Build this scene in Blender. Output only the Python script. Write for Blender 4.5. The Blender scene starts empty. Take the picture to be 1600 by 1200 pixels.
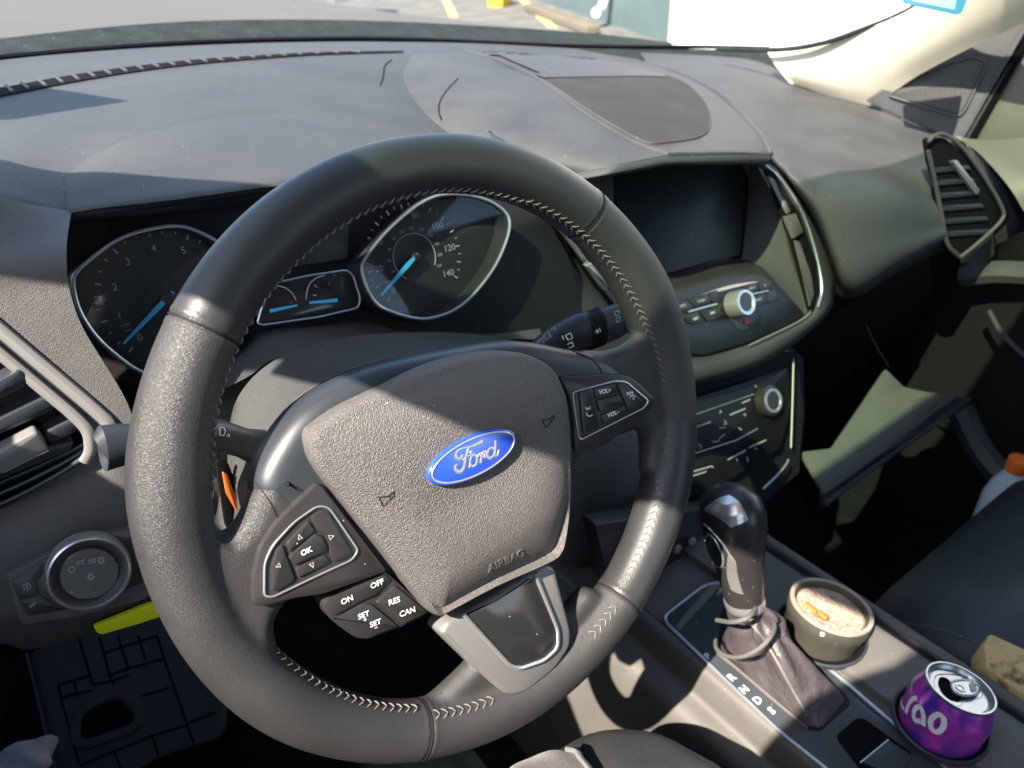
import bpy, bmesh, math, random
from mathutils import Vector as V, Matrix
random.seed(7)
sc = bpy.context.scene
COL = sc.collection
PI = math.pi
# ------------------------------------------------------------------ survey camera (car frame: x right, y forward, z up, origin = wheel hub)
RC = Matrix(((0.79704989, -0.6034064, -0.02474252), (-0.33697373, -0.41036795, -0.84737645), (0.50115884, 0.68373889, -0.53041583)))
CC = V((-0.20102959, -0.31846663, 0.28350251))
RT = RC.transposed()
F = 1200.0
def ray(x, y): return RT @ V(((x-800)/F, (y-600)/F, 1.0))
def hit(x, y, ax, v):
    d = ray(x, y); return CC + d*((v-CC[ax])/d[ax])
def HX(x, y, v): return hit(x, y, 0, v)
def HY(x, y, v): return hit(x, y, 1, v)
def HZ(x, y, v): return hit(x, y, 2, v)
def HP(x, y, pl):
    p0, n = pl; d = ray(x, y); return CC + d*(((p0-CC).dot(n))/d.dot(n))
def off(pl, h): return (pl[0]+pl[1]*h, pl[1])
K = math.radians(20)
UX = V((1, 0, 0)); WV = V((0, math.sin(K), math.cos(K))); WN = V((0, -math.cos(K), math.sin(K)))
def W(w): return (WN*w, WN)
def whl(u, v, w=0): return UX*u+WV*v+WN*w
def PP(pts, pl): return [HP(x, y, pl) for x, y in pts]
SPL = (V((.515, .2, -.129)), V((0, -.86, .51)).normalized())      # centre stack plane
YPL = lambda v: (V((0, v, 0)), V((0, -1, 0)))
ZPL = lambda v: (V((0, 0, v)), V((0, 0, 1)))
XPL = lambda v: (V((v, 0, 0)), V((-1, 0, 0)))

# ------------------------------------------------------------------ materials
def nm(name):
    m = bpy.data.materials.new(name); m.use_nodes = True
    return m, m.node_tree, m.node_tree.nodes['Principled BSDF']
def mat(name, col, rough=.5, metal=0, spec=.5, bump=None, var=0, coat=0, dust=0, varscale=30, roughvar=0, emit=None, sheen=0):
    """bump = list of (kind, scale, strength, distance)"""
    m, t, b = nm(name); N = t.nodes; L = t.links
    b.inputs['Base Color'].default_value = (*col, 1); b.inputs['Roughness'].default_value = rough
    b.inputs['Metallic'].default_value = metal; b.inputs['Specular IOR Level'].default_value = spec
    b.inputs['Coat Weight'].default_value = coat; b.inputs['Coat Roughness'].default_value = .12
    b.inputs['Sheen Weight'].default_value = sheen
    tc = N.new('ShaderNodeTexCoord'); co = tc.outputs['Object']
    colout = None
    if var:
        n = N.new('ShaderNodeTexNoise'); n.inputs['Scale'].default_value = varscale; n.inputs['Detail'].default_value = 6
        n.inputs['Roughness'].default_value = .6
        L.new(co, n.inputs['Vector'])
        mr = N.new('ShaderNodeMapRange'); mr.inputs[1].default_value = .3; mr.inputs[2].default_value = .7
        mr.inputs[3].default_value = 1-var; mr.inputs[4].default_value = 1+var; L.new(n.outputs[0], mr.inputs[0])
        mx = N.new('ShaderNodeMix'); mx.data_type = 'RGBA'; mx.blend_type = 'MULTIPLY'; mx.inputs[0].default_value = 1
        mx.inputs[6].default_value = (*col, 1); L.new(mr.outputs[0], mx.inputs[7]); colout = mx.outputs[2]
        if roughvar:
            m2 = N.new('ShaderNodeMapRange'); m2.inputs[1].default_value = .3; m2.inputs[2].default_value = .7
            m2.inputs[3].default_value = rough-roughvar; m2.inputs[4].default_value = rough+roughvar
            L.new(n.outputs[0], m2.inputs[0]); L.new(m2.outputs[0], b.inputs['Roughness'])
    if dust:
        v = N.new('ShaderNodeTexVoronoi'); v.inputs['Scale'].default_value = 260; L.new(co, v.inputs['Vector'])
        cr = N.new('ShaderNodeMath'); cr.operation = 'LESS_THAN'; cr.inputs[1].default_value = .11; L.new(v.outputs['Distance'], cr.inputs[0])
        w = N.new('ShaderNodeSeparateColor'); L.new(v.outputs['Color'], w.inputs[0])
        g = N.new('ShaderNodeMath'); g.operation = 'LESS_THAN'; g.inputs[1].default_value = dust; L.new(w.outputs[0], g.inputs[0])
        mu = N.new('ShaderNodeMath'); mu.operation = 'MULTIPLY'; L.new(cr.outputs[0], mu.inputs[0]); L.new(g.outputs[0], mu.inputs[1])
        m3 = N.new('ShaderNodeMix'); m3.data_type = 'RGBA'; L.new(mu.outputs[0], m3.inputs[0])
        if colout: L.new(colout, m3.inputs[6])
        else: m3.inputs[6].default_value = (*col, 1)
        m3.inputs[7].default_value = (.45, .43, .38, 1); colout = m3.outputs[2]
    if colout: L.new(colout, b.inputs['Base Color'])
    prev = None
    for kind, scale, stren, dist in (bump or []):
        if kind == 'v':
            tx = N.new('ShaderNodeTexVoronoi'); tx.feature = 'SMOOTH_F1'; tx.inputs['Smoothness'].default_value = .5; o = tx.outputs['Distance']
            tx.inputs['Scale'].default_value = scale
        elif kind == 'e':
            tx = N.new('ShaderNodeTexVoronoi'); tx.feature = 'DISTANCE_TO_EDGE'; tx.inputs['Scale'].default_value = scale
            nn = N.new('ShaderNodeTexNoise'); nn.inputs['Scale'].default_value = scale*.8; L.new(co, nn.inputs['Vector'])
            ad = N.new('ShaderNodeVectorMath'); ad.operation = 'SCALE'; ad.inputs['Scale'].default_value = 1.1/scale; L.new(nn.outputs['Color'], ad.inputs[0])
            a2 = N.new('ShaderNodeVectorMath'); a2.operation = 'ADD'; L.new(co, a2.inputs[0]); L.new(ad.outputs[0], a2.inputs[1])
            L.new(a2.outputs[0], tx.inputs['Vector'])
            mr = N.new('ShaderNodeMapRange'); mr.inputs[1].default_value = 0; mr.inputs[2].default_value = .35; L.new(tx.outputs['Distance'], mr.inputs[0])
            mr.interpolation_type = 'SMOOTHSTEP'; o = mr.outputs[0]
        else:
            tx = N.new('ShaderNodeTexNoise'); tx.inputs['Detail'].default_value = 5; tx.inputs['Scale'].default_value = scale; o = tx.outputs[0]
        if kind != 'e': L.new(co, tx.inputs['Vector'])
        bp = N.new('ShaderNodeBump'); bp.inputs['Strength'].default_value = stren; bp.inputs['Distance'].default_value = dist
        L.new(o, bp.inputs['Height'])
        if prev: L.new(prev, bp.inputs['Normal'])
        prev = bp.outputs[0]
    if prev: L.new(prev, b.inputs['Normal'])
    return m
M = {}
M['dash'] = mat('soft_dash_plastic', (.048, .0485, .049), .58, spec=.3, bump=[('e', 800, .45, .0006)], var=.2, dust=.07, varscale=12, roughvar=.06)
M['bolster'] = mat('grained_bolster', (.075, .071, .069), .5, spec=.4, bump=[('e', 950, .38, .0006)], var=.1)
M['pad'] = mat('airbag_grain', (.105, .096, .092), .5, spec=.5, bump=[('e', 760, .7, .0007)], var=.08, dust=.02, varscale=14, roughvar=.04)
M['leather'] = mat('rim_leather', (.032, .031, .032), .44, spec=.5, bump=[('e', 1250, .42, .00045)], var=.12, varscale=24, roughvar=.05)
M['leather_s'] = mat('smooth_leather', (.028, .028, .030), .40, spec=.5, bump=[('e', 1200, .16, .0004)], var=.12, varscale=24, roughvar=.05)
M['hub'] = mat('hub_plastic', (.024, .028, .034), .42, spec=.5, bump=[('n', 1500, .1, .0005)], var=.1)
M['satin'] = mat('satin_black', (.026, .024, .024), .34, spec=.5, var=.1, dust=.10, varscale=60)
M['button'] = mat('button_black', (.024, .023, .023), .38, spec=.5, dust=.06)
M['gloss'] = mat('gloss_black', (.02, .02, .021), .16, spec=.5, coat=.3, var=.1, dust=.05)
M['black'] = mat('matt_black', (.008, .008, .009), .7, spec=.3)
M['void'] = mat('cavity_black', (.004, .004, .005), .9, spec=.1)
M['chrome'] = mat('satin_chrome', (.60, .60, .60), .3, metal=.8, var=.06)
M['chrome_d'] = mat('dark_chrome', (.42, .46, .5), .32, metal=.75, var=.08)
M['silver'] = mat('silver_trim', (.30, .29, .28), .35, metal=.6, spec=.5, bump=[('n', 900, .1, .0005)])
M['trimgrey'] = mat('spoke_grey_trim', (.20, .195, .19), .4, metal=.4, spec=.5, bump=[('n', 1800, .08, .0004)], dust=.03)
M['white'] = mat('white_marking', (.72, .72, .72), .5)
M['mutedwhite'] = mat('faded_marking', (.36, .36, .37), .6)
M['red'] = mat('red_marking', (.55, .02, .015), .5)
M['thread'] = mat('grey_thread', (.15, .142, .13), .6, spec=.3)
M['blue'] = mat('badge_blue', (.02, .07, .50), .22, spec=.6, coat=.5)
M['badge'] = mat('badge_silver', (.50, .50, .53), .3, metal=.7)
M['needle'] = mat('needle_blue', (.05, .42, .72), .4)
M['dial'] = mat('dial_face', (.022, .022, .026), .45, spec=.35, var=.1)
M['screen'] = mat('screen_glass', (.016, .020, .020), .35, spec=.2, dust=.03, var=.2, roughvar=.04)
M['beige'] = mat('pillar_cloth', (.52, .48, .38), .8, spec=.2, bump=[('n', 900, .3, .0006)], var=.05)
M['roof'] = mat('headliner', (.28, .28, .27), .9, bump=[('n', 700, .3, .0006)])
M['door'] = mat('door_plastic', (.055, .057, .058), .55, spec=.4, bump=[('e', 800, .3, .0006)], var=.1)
M['doortan'] = mat('door_tan', (.11, .10, .08), .6)
M['carpet'] = mat('floor_carpet', (.007, .008, .009), .95, spec=.1, bump=[('n', 800, .8, .002)], var=.3)
M['conside'] = mat('console_side', (.10, .092, .085), .5, spec=.4, bump=[('n', 1400, .15, .0005)], var=.1, dust=.03)
M['plate'] = mat('selector_plate', (.035, .04, .046), .4, spec=.5, var=.1, dust=.05)
M['boot'] = mat('boot_leather', (.07, .058, .062), .33, spec=.6, bump=[('n', 60, .55, .008), ('e', 900, .2, .0005)], var=.2)
M['rubber'] = mat('rubber_mat', (.03, .034, .04), .7, spec=.3, bump=[('n', 400, .2, .001)], var=.15)
M['seat'] = mat('seat_leather', (.022, .025, .030), .48, spec=.5, bump=[('e', 600, .25, .0008), ('n', 14, .3, .01)], var=.15)
M['yellow'] = mat('neon_yellow', (.78, .80, .01), .5)
M['orange'] = mat('orange_plastic', (.75, .16, .03), .4)
M['orange2'] = mat('filter_orange', (.50, .11, .012), .6)
M['alu'] = mat('can_aluminium', (.42, .43, .44), .32, metal=1, var=.04)
M['bottle'] = mat('bottle_plastic', (.45, .55, .62), .15, spec=.6)
M['cloth'] = mat('pale_cloth', (.26, .245, .26), .9, bump=[('n', 500, .5, .002)], var=.15)
M['jacket'] = mat('mauve_knit', (.055, .045, .05), .95, bump=[('n', 700, .7, .002)], var=.25, sheen=.3)
M['cord'] = mat('elastic_cord', (.10, .095, .09), .7, bump=[('n', 900, .5, .001)])
M['asphalt'] = mat('asphalt', (.105, .10, .09), .85, bump=[('n', 30, .4, .02)], var=.3, varscale=3)
M['line'] = mat('faded_yellow_paint', (.50, .36, .13), .8, var=.25, varscale=8)
M['teal'] = mat('teal_wall_paint', (.068, .10, .10), .7, var=.1, varscale=2)
M['cream'] = mat('cream_trim_paint', (.55, .52, .40), .6, var=.08, varscale=2)
M['whitepaint'] = mat('white_door_paint', (.85, .84, .80), .5)
M['hood'] = mat('champagne_car_paint', (.085, .082, .070), .65, metal=0, spec=.15, coat=0, var=.06, varscale=3)
M['carwhite'] = mat('white_car_paint', (.62, .62, .60), .3, coat=.5)
M['cowl'] = mat('cowl_plastic', (.018, .023, .022), .9, spec=.1, var=.35, varscale=40, dust=.25)
M['cup'] = mat('cup_tan_plastic', (.27, .24, .19), .5, var=.2, varscale=60)
M['cupdark'] = mat('cup_dark_plastic', (.06, .055, .045), .45, var=.2)
M['ash'] = mat('cigarette_ash', (.36, .27, .20), .95, bump=[('n', 250, .9, .003)], var=.25, varscale=120)
M['card'] = mat('blue_card', (.02, .13, .19), .4)
M['cardlight'] = mat('card_print', (.16, .24, .28), .4)
def spongemat():
    m, t, b = nm('dirty_sponge'); N = t.nodes; L = t.links
    tc = N.new('ShaderNodeTexCoord'); n = N.new('ShaderNodeTexNoise'); n.inputs['Scale'].default_value = 55; n.inputs['Detail'].default_value = 8
    L.new(tc.outputs['Object'], n.inputs['Vector'])
    r = N.new('ShaderNodeValToRGB'); r.color_ramp.elements[0].position = .30; r.color_ramp.elements[0].color = (.08, .05, .025, 1)
    r.color_ramp.elements[1].position = .44; r.color_ramp.elements[1].color = (.60, .43, .19, 1)
    L.new(n.outputs[0], r.inputs[0]); L.new(r.outputs[0], b.inputs['Base Color']); b.inputs['Roughness'].default_value = .95
    v = N.new('ShaderNodeTexVoronoi'); v.inputs['Scale'].default_value = 500; L.new(tc.outputs['Object'], v.inputs['Vector'])
    bp = N.new('ShaderNodeBump'); bp.inputs['Strength'].default_value = .7; bp.inputs['Distance'].default_value = .002
    L.new(v.outputs['Distance'], bp.inputs['Height']); L.new(bp.outputs[0], b.inputs['Normal']); return m
M['sponge'] = spongemat()
def meshmat():
    m, t, b = nm('speaker_mesh'); N = t.nodes; L = t.links
    tc = N.new('ShaderNodeTexCoord'); v = N.new('ShaderNodeTexVoronoi'); v.inputs['Scale'].default_value = 420; v.inputs['Randomness'].default_value = .35
    L.new(tc.outputs['Object'], v.inputs['Vector'])
    r = N.new('ShaderNodeValToRGB'); r.color_ramp.elements[0].position = .30; r.color_ramp.elements[0].color = (.028, .028, .027, 1)
    r.color_ramp.elements[1].position = .42; r.color_ramp.elements[1].color = (.05, .049, .047, 1)
    L.new(v.outputs['Distance'], r.inputs[0]); L.new(r.outputs[0], b.inputs['Base Color']); b.inputs['Roughness'].default_value = .6
    return m
M['mesh'] = meshmat()
def glassmat(name, tint, gl):
    m, t, b = nm(name); N = t.nodes; L = t.links; N.remove(b)
    tr = N.new('ShaderNodeBsdfTransparent'); tr.inputs[0].default_value = (*tint, 1)
    g = N.new('ShaderNodeBsdfGlossy'); g.inputs['Roughness'].default_value = .03
    mx = N.new('ShaderNodeMixShader'); mx.inputs[0].default_value = gl
    L.new(tr.outputs[0], mx.inputs[1]); L.new(g.outputs[0], mx.inputs[2]); L.new(mx.outputs[0], N['Material Output'].inputs[0]); return m
M['glass'] = glassmat('windshield_glass', (.95, .97, .96), .03)
M['piano'] = mat('worn_piano_black', (.010, .011, .012), .34, spec=.4, dust=.05, var=.15, roughvar=.05)
M['traymat'] = mat('pod_tray_rubber', (.035, .034, .033), .85, spec=.15, bump=[('n', 900, .1, .0004)], var=.15, varscale=20)
M['climate'] = mat('climate_black', (.008, .008, .009), .45, spec=.25)
M['tint'] = glassmat('tinted_shade_band', (.34, .43, .30), .03)
M['lens'] = glassmat('cluster_lens', (.9, .9, .9), .035)

# ------------------------------------------------------------------ object helpers
BASE = {}
def setp(o, label=None, cat=None, group=None, kind=None):
    if label: o['label'] = label
    if cat: o['category'] = cat
    if group: o['group'] = group
    if kind: o['kind'] = kind
    return o
def root(name, loc, label, cat, group=None):
    o = bpy.data.objects.new(name, None); COL.objects.link(o); o.location = loc; o.empty_display_size = .05
    BASE[o.name] = V(loc); return setp(o, label, cat, group)
def link(name, bm, mats, parent=None, smooth=True, loc=None, sharp=35, label=None, merge=False):
    if not isinstance(mats, (list, tuple)): mats = [mats]
    if parent is not None: base = BASE[parent.name]
    else: base = V(loc) if loc is not None else V((0, 0, 0))
    if merge: bmesh.ops.remove_doubles(bm, verts=bm.verts, dist=1e-6)
    for v in bm.verts: v.co = v.co-base
    me = bpy.data.meshes.new(name); bm.to_mesh(me); bm.free()
    for m_ in mats: me.materials.append(m_)
    if smooth:
        me.polygons.foreach_set('use_smooth', [True]*len(me.polygons))
        try: me.set_sharp_from_angle(angle=math.radians(sharp))
        except Exception: pass
    o = bpy.data.objects.new(name, me); COL.objects.link(o)
    if parent is not None: o.parent = parent
    else: o.location = base
    BASE[o.name] = base
    if label: o['label'] = label
    return o
def newbm(): return bmesh.new()
def rc(pts, r, seg=5, closed=True):
    """round the corners of a 3D polygon"""
    out = []; n = len(pts)
    for i in range(n):
        p = pts[i]
        if not closed and i in (0, n-1): out.append(p.copy()); continue
        a = pts[i-1]-p; b = pts[(i+1) % n]-p
        rr = min(r, a.length*.45, b.length*.45)
        A = p+a.normalized()*rr; B = p+b.normalized()*rr
        for k in range(seg+1):
            t = k/seg; out.append(A*(1-t)**2+p*2*t*(1-t)+B*t*t)
    return out
def cr(pts, sub=6, closed=False):
    """catmull-rom resample"""
    n = len(pts); out = []
    rng = range(n) if closed else range(n-1)
    for i in rng:
        p1 = pts[i]; p2 = pts[(i+1) % n]
        p0 = pts[i-1] if (closed or i > 0) else p1*2-p2
        p3 = pts[(i+2) % n] if (closed or i < n-2) else p2*2-p1
        for k in range(sub):
            t = k/sub
            out.append(.5*((2*p1)+(p2-p0)*t+(2*p0-5*p1+4*p2-p3)*t*t+(3*p1-p0-3*p2+p3)*t**3))
    if not closed: out.append(pts[-1].copy())
    return out
def poly_inset(pts, n, d):
    """inset planar closed polygon by d (towards inside)"""
    m = len(pts); area = V((0, 0, 0))
    for i in range(m): area += pts[i].cross(pts[(i+1) % m])
    s = 1 if area.dot(n) > 0 else -1
    out = []
    for i in range(m):
        a = pts[i]-pts[i-1]; b = pts[(i+1) % m]-pts[i]
        if a.length < 1e-7: a = b
        if b.length < 1e-7: b = a
        na = n.cross(a).normalized()*s; nb = n.cross(b).normalized()*s
        t = na+nb
        if t.length < 1e-4: t = na
        t.normalize(); c = max(t.dot(na), .5)
        out.append(pts[i]+t*(d/c))
    return out
def slab(bm, pts, n, prof, mi=0, capmi=None, back=True):
    """prof: list of (inset, height) from back to front; last is the cap"""
    rings = []
    for ins, h in prof:
        q = poly_inset(pts, n, ins) if ins else pts
        rings.append([bm.verts.new(p+n*h) for p in q])
    m = len(pts)
    for a, b in zip(rings[:-1], rings[1:]):
        for i in range(m):
            f = bm.faces.new((a[i], a[(i+1) % m], b[(i+1) % m], b[i])); f.material_index = mi
    f = bm.faces.new(rings[-1]); f.material_index = mi if capmi is None else capmi
    if back: bm.faces.new(list(reversed(rings[0]))).material_index = mi
    bmesh.ops.recalc_face_normals(bm, faces=bm.faces)
    return rings
def rnd(t, r): return [(0, -t), (0, -r), (r*.3, -r*.3), (r, 0)]
def plate(name, px, pl, m_, parent, t=.004, r=.001, corner=.002, label=None, smoothcurve=0):
    pts = PP(px, pl)
    pts = cr(pts, smoothcurve, True) if smoothcurve else rc(pts, corner)
    bm = newbm(); slab(bm, pts, pl[1], rnd(t, r)); return link(name, bm, m_, parent, label=label)
def net(bm, rows, sub=6, thick=0, dirn=None, mi=0):
    """rows: list of equal-length lists of 3D points -> smooth patch"""
    R = [cr(r, sub) for r in rows]
    C = [cr([r[j] for r in R], sub) for j in range(len(R[0]))]
    g = [[bm.verts.new(C[j][i]) for j in range(len(C))] for i in range(len(C[0]))]
    fs = []
    for i in range(len(g)-1):
        for j in range(len(g[0])-1):
            f = bm.faces.new((g[i][j], g[i][j+1], g[i+1][j+1], g[i+1][j])); f.material_index = mi; fs.append(f)
    if thick:
        dirn = dirn or V((0, 1, 0))
        h = [[bm.verts.new(v.co+dirn*thick) for v in r] for r in g]
        for i in range(len(g)-1):
            for j in range(len(g[0])-1):
                bm.faces.new((h[i][j], h[i+1][j], h[i+1][j+1], h[i][j+1])).material_index = mi
        a, b = len(g)-1, len(g[0])-1
        for i in range(a):
            bm.faces.new((g[i][0], g[i+1][0], h[i+1][0], h[i][0])); bm.faces.new((g[i][b], h[i][b], h[i+1][b], g[i+1][b]))
        for j in range(b):
            bm.faces.new((g[0][j], h[0][j], h[0][j+1], g[0][j+1])); bm.faces.new((g[a][j], g[a][j+1], h[a][j+1], h[a][j]))
    bmesh.ops.recalc_face_normals(bm, faces=bm.faces)
    # make the patch face the viewer
    if not thick:
        c = sum((f.normal.dot((CC-f.calc_center_median()).normalized()) for f in fs))
        if c < 0: bmesh.ops.reverse_faces(bm, faces=bm.faces)
    return g
def NY(rows): return [[HY(*p) for p in r] for r in rows]
def netobj(name, rows, m_, parent, sub=6, thick=0, dirn=None, label=None):
    bm = newbm(); net(bm, rows, sub, thick, dirn); return link(name, bm, m_, parent, sharp=60, label=label)
def tube(bm, pts, r, closed=False, seg=8, up=None, ry=None, mi=0):
    n = len(pts); rings = []
    ry = ry or r
    prevx = None
    for i, p in enumerate(pts):
        if closed: t = pts[(i+1) % n]-pts[i-1]
        else: t = pts[min(i+1, n-1)]-pts[max(i-1, 0)]
        t.normalize()
        if up is not None: x = t.cross(up)
        elif prevx is None: x = t.orthogonal()
        else: x = prevx-t*prevx.dot(t)
        x.normalize(); prevx = x; y = t.cross(x)
        rr = r[i] if isinstance(r, (list, tuple)) else r; yy = ry[i] if isinstance(ry, (list, tuple)) else ry
        rings.append([bm.verts.new(p+x*math.cos(2*PI*k/seg)*rr+y*math.sin(2*PI*k/seg)*yy) for k in range(seg)])
    for i in range(n if closed else n-1):
        a = rings[i]; b = rings[(i+1) % n]
        for k in range(seg):
            f = bm.faces.new((a[k], a[(k+1) % seg], b[(k+1) % seg], b[k])); f.material_index = mi
    if not closed:
        bm.faces.new(list(reversed(rings[0]))).material_index = mi; bm.faces.new(rings[-1]).material_index = mi
    return rings
def tubeobj(name, px, pl, r, m_, parent, closed=False, curve=5, ry=None, up=None, corner=None, label=None):
    pts = PP(px, pl)
    if corner: pts = rc(pts, corner, closed=closed)
    elif curve: pts = cr(pts, curve, closed)
    bm = newbm(); tube(bm, pts, r, closed, ry=ry, up=up if up is not None else (pl[1] if ry else None)); bmesh.ops.recalc_face_normals(bm, faces=bm.faces)
    return link(name, bm, m_, parent, label=label)
def ribbon(bm, pts, n, w, h=.0003, mi=0):
    m = len(pts); L_, R_ = [], []
    for i, p in enumerate(pts):
        t = (pts[min(i+1, m-1)]-pts[max(i-1, 0)]).normalized(); s = n.cross(t).normalized()
        ww = (w[min(i, len(w)-1)] if isinstance(w, (list, tuple)) else w)/2
        L_.append(bm.verts.new(p+s*ww+n*h)); R_.append(bm.verts.new(p-s*ww+n*h))
    for i in range(m-1):
        f = bm.faces.new((R_[i], R_[i+1], L_[i+1], L_[i])); f.material_index = mi
        f.normal_update()
        if f.normal.dot(n) < 0: f.normal_flip()
def strokes(name, lines, pl, wpx, m_, parent, h=.0003, curve=0, label=None):
    bm = newbm()
    for ln in lines:
        pts = PP(ln, pl); d = (pts[0]-CC).dot(RC[2]); w = wpx*d/F
        if curve: pts = cr(pts, curve)
        ribbon(bm, pts, pl[1], w, h)
    return link(name, bm, m_, parent, smooth=False, label=label)
def textbm(bm, s, cx, cy, dx, dy, pl, hpx, h=.0003, bold=0, squeeze=1, mi=0, shear=0):
    """text centred on pixel (cx,cy), baseline running along image vector (dx,dy), cap height hpx"""
    cu = bpy.data.curves.new('t', 'FONT'); cu.body = s; cu.size = 1; cu.align_x = 'CENTER'; cu.align_y = 'CENTER'; cu.offset = bold; cu.extrude = 0; cu.shear = shear
    cu.resolution_u = 3
    o = bpy.data.objects.new('t', cu); COL.objects.link(o)
    dg = bpy.context.evaluated_depsgraph_get(); dg.update()
    me = bpy.data.meshes.new_from_object(o.evaluated_get(dg))
    O = HP(cx, cy, pl); n = pl[1]
    L_ = math.hypot(dx, dy); r = (HP(cx+dx/L_*20, cy+dy/L_*20, pl)-O).normalized(); u = n.cross(r).normalized()
    d = (O-CC).dot(RC[2]); sc_ = hpx*d/F/.7
    vs = [bm.verts.new(O+r*v.co.x*sc_*squeeze+u*v.co.y*sc_+n*h) for v in me.vertices]
    for p in me.polygons:
        try: f = bm.faces.new([vs[i] for i in p.vertices]); f.material_index = mi
        except ValueError: pass
    bpy.data.objects.remove(o); bpy.data.curves.remove(cu); bpy.data.meshes.remove(me)
def textobj(name, items, pl, m_, parent, **k):
    bm = newbm()
    for it in items: textbm(bm, *it[:5], pl, it[5], **{**k, **(it[6] if len(it) > 6 else {})})
    return link(name, bm, m_, parent, smooth=False)
def boxbm(bm, c, sx, sy, sz, rotz=0, bev=0):
    r = bmesh.ops.create_cube(bm, size=1); vs = r['verts']
    bmesh.ops.scale(bm, vec=(sx, sy, sz), verts=vs)
    if bev:
        es = list({e for v in vs for e in v.link_edges}); q = bmesh.ops.bevel(bm, geom=es, offset=bev, segments=3, affect='EDGES', profile=.5); vs = list({v for f in q['faces'] for v in f.verts} | {v for v in vs if v.is_valid})
    bmesh.ops.rotate(bm, cent=(0, 0, 0), matrix=Matrix.Rotation(rotz, 3, 'Z'), verts=vs)
    bmesh.ops.translate(bm, vec=c, verts=vs); return vs
def lathe(bm, c, prof, seg=48, axis=V((0, 0, 1)), mi=0, capb=True, capt=True):
    ax = axis.normalized(); x = ax.orthogonal().normalized(); y = ax.cross(x)
    rings = [[bm.verts.new(c+ax*z+(x*math.cos(2*PI*k/seg)+y*math.sin(2*PI*k/seg))*r) for k in range(seg)] for r, z in prof]
    for a, b in zip(rings[:-1], rings[1:]):
        for k in range(seg): bm.faces.new((a[k], a[(k+1) % seg], b[(k+1) % seg], b[k])).material_index = mi
    if capb: bm.faces.new(list(reversed(rings[0]))).material_index = mi
    if capt: bm.faces.new(rings[-1]).material_index = mi
    bmesh.ops.recalc_face_normals(bm, faces=bm.faces); return rings

from mathutils.bvhtree import BVHTree
def bvh(*objs):
    vs, ps = [], []
    for o in objs:
        n0 = len(vs); b = BASE[o.name]; vs += [v.co+b for v in o.data.vertices]; ps += [[i+n0 for i in p.vertices] for p in o.data.polygons]
    return BVHTree.FromPolygons(vs, ps)
def HB(x, y, tree, lift=.001, fall=None):
    d = ray(x, y).normalized(); p, n, i, dist = tree.ray_cast(CC, d)
    if p is None: return fall
    if n.dot(d) > 0: n = -n
    return p+n*lift
def drapestroke(name, lines, tree, w, m_, parent, lift=.0008, curve=4, label=None):
    bm = newbm()
    for ln in lines:
        q = cr([V((a, b, 0)) for a, b in ln], curve) if len(ln) > 2 else [V((ln[0][0]+(ln[1][0]-ln[0][0])*k/6, ln[0][1]+(ln[1][1]-ln[0][1])*k/6, 0)) for k in range(7)]
        P3 = [HB(p.x, p.y, tree, lift) for p in q]; P3 = [p for p in P3 if p is not None]
        if len(P3) < 2: continue
        d = (P3[0]-CC).dot(RC[2]); tube(bm, P3, w*d/F/2, False, 6, up=(CC-P3[0]).normalized(), ry=w*d/F/4)
    bmesh.ops.recalc_face_normals(bm, faces=bm.faces)
    return link(name, bm, m_, parent, label=label)
def drapenet(name, rows, tree, m_, parent, lift=.001, label=None, sub=6):
    R_ = [cr([V((x, y, 0)) for x, y in r], sub) for r in rows]
    C_ = [cr([r[j] for r in R_], sub) for j in range(len(R_[0]))]
    bm = newbm(); g = [[HB(C_[j][i].x, C_[j][i].y, tree, lift) for j in range(len(C_))] for i in range(len(C_[0]))]
    vv = [[bm.verts.new(p) if p is not None else None for p in r] for r in g]
    for i in range(len(g)-1):
        for j in range(len(g[0])-1):
            q = (vv[i][j], vv[i][j+1], vv[i+1][j+1], vv[i+1][j])
            if None not in q: bm.faces.new(q)
    bmesh.ops.recalc_face_normals(bm, faces=bm.faces)
    if sum(f.normal.dot(CC-f.calc_center_median()) for f in bm.faces) < 0: bmesh.ops.reverse_faces(bm, faces=bm.faces)
    return link(name, bm, m_, parent, sharp=80, label=label)

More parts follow.
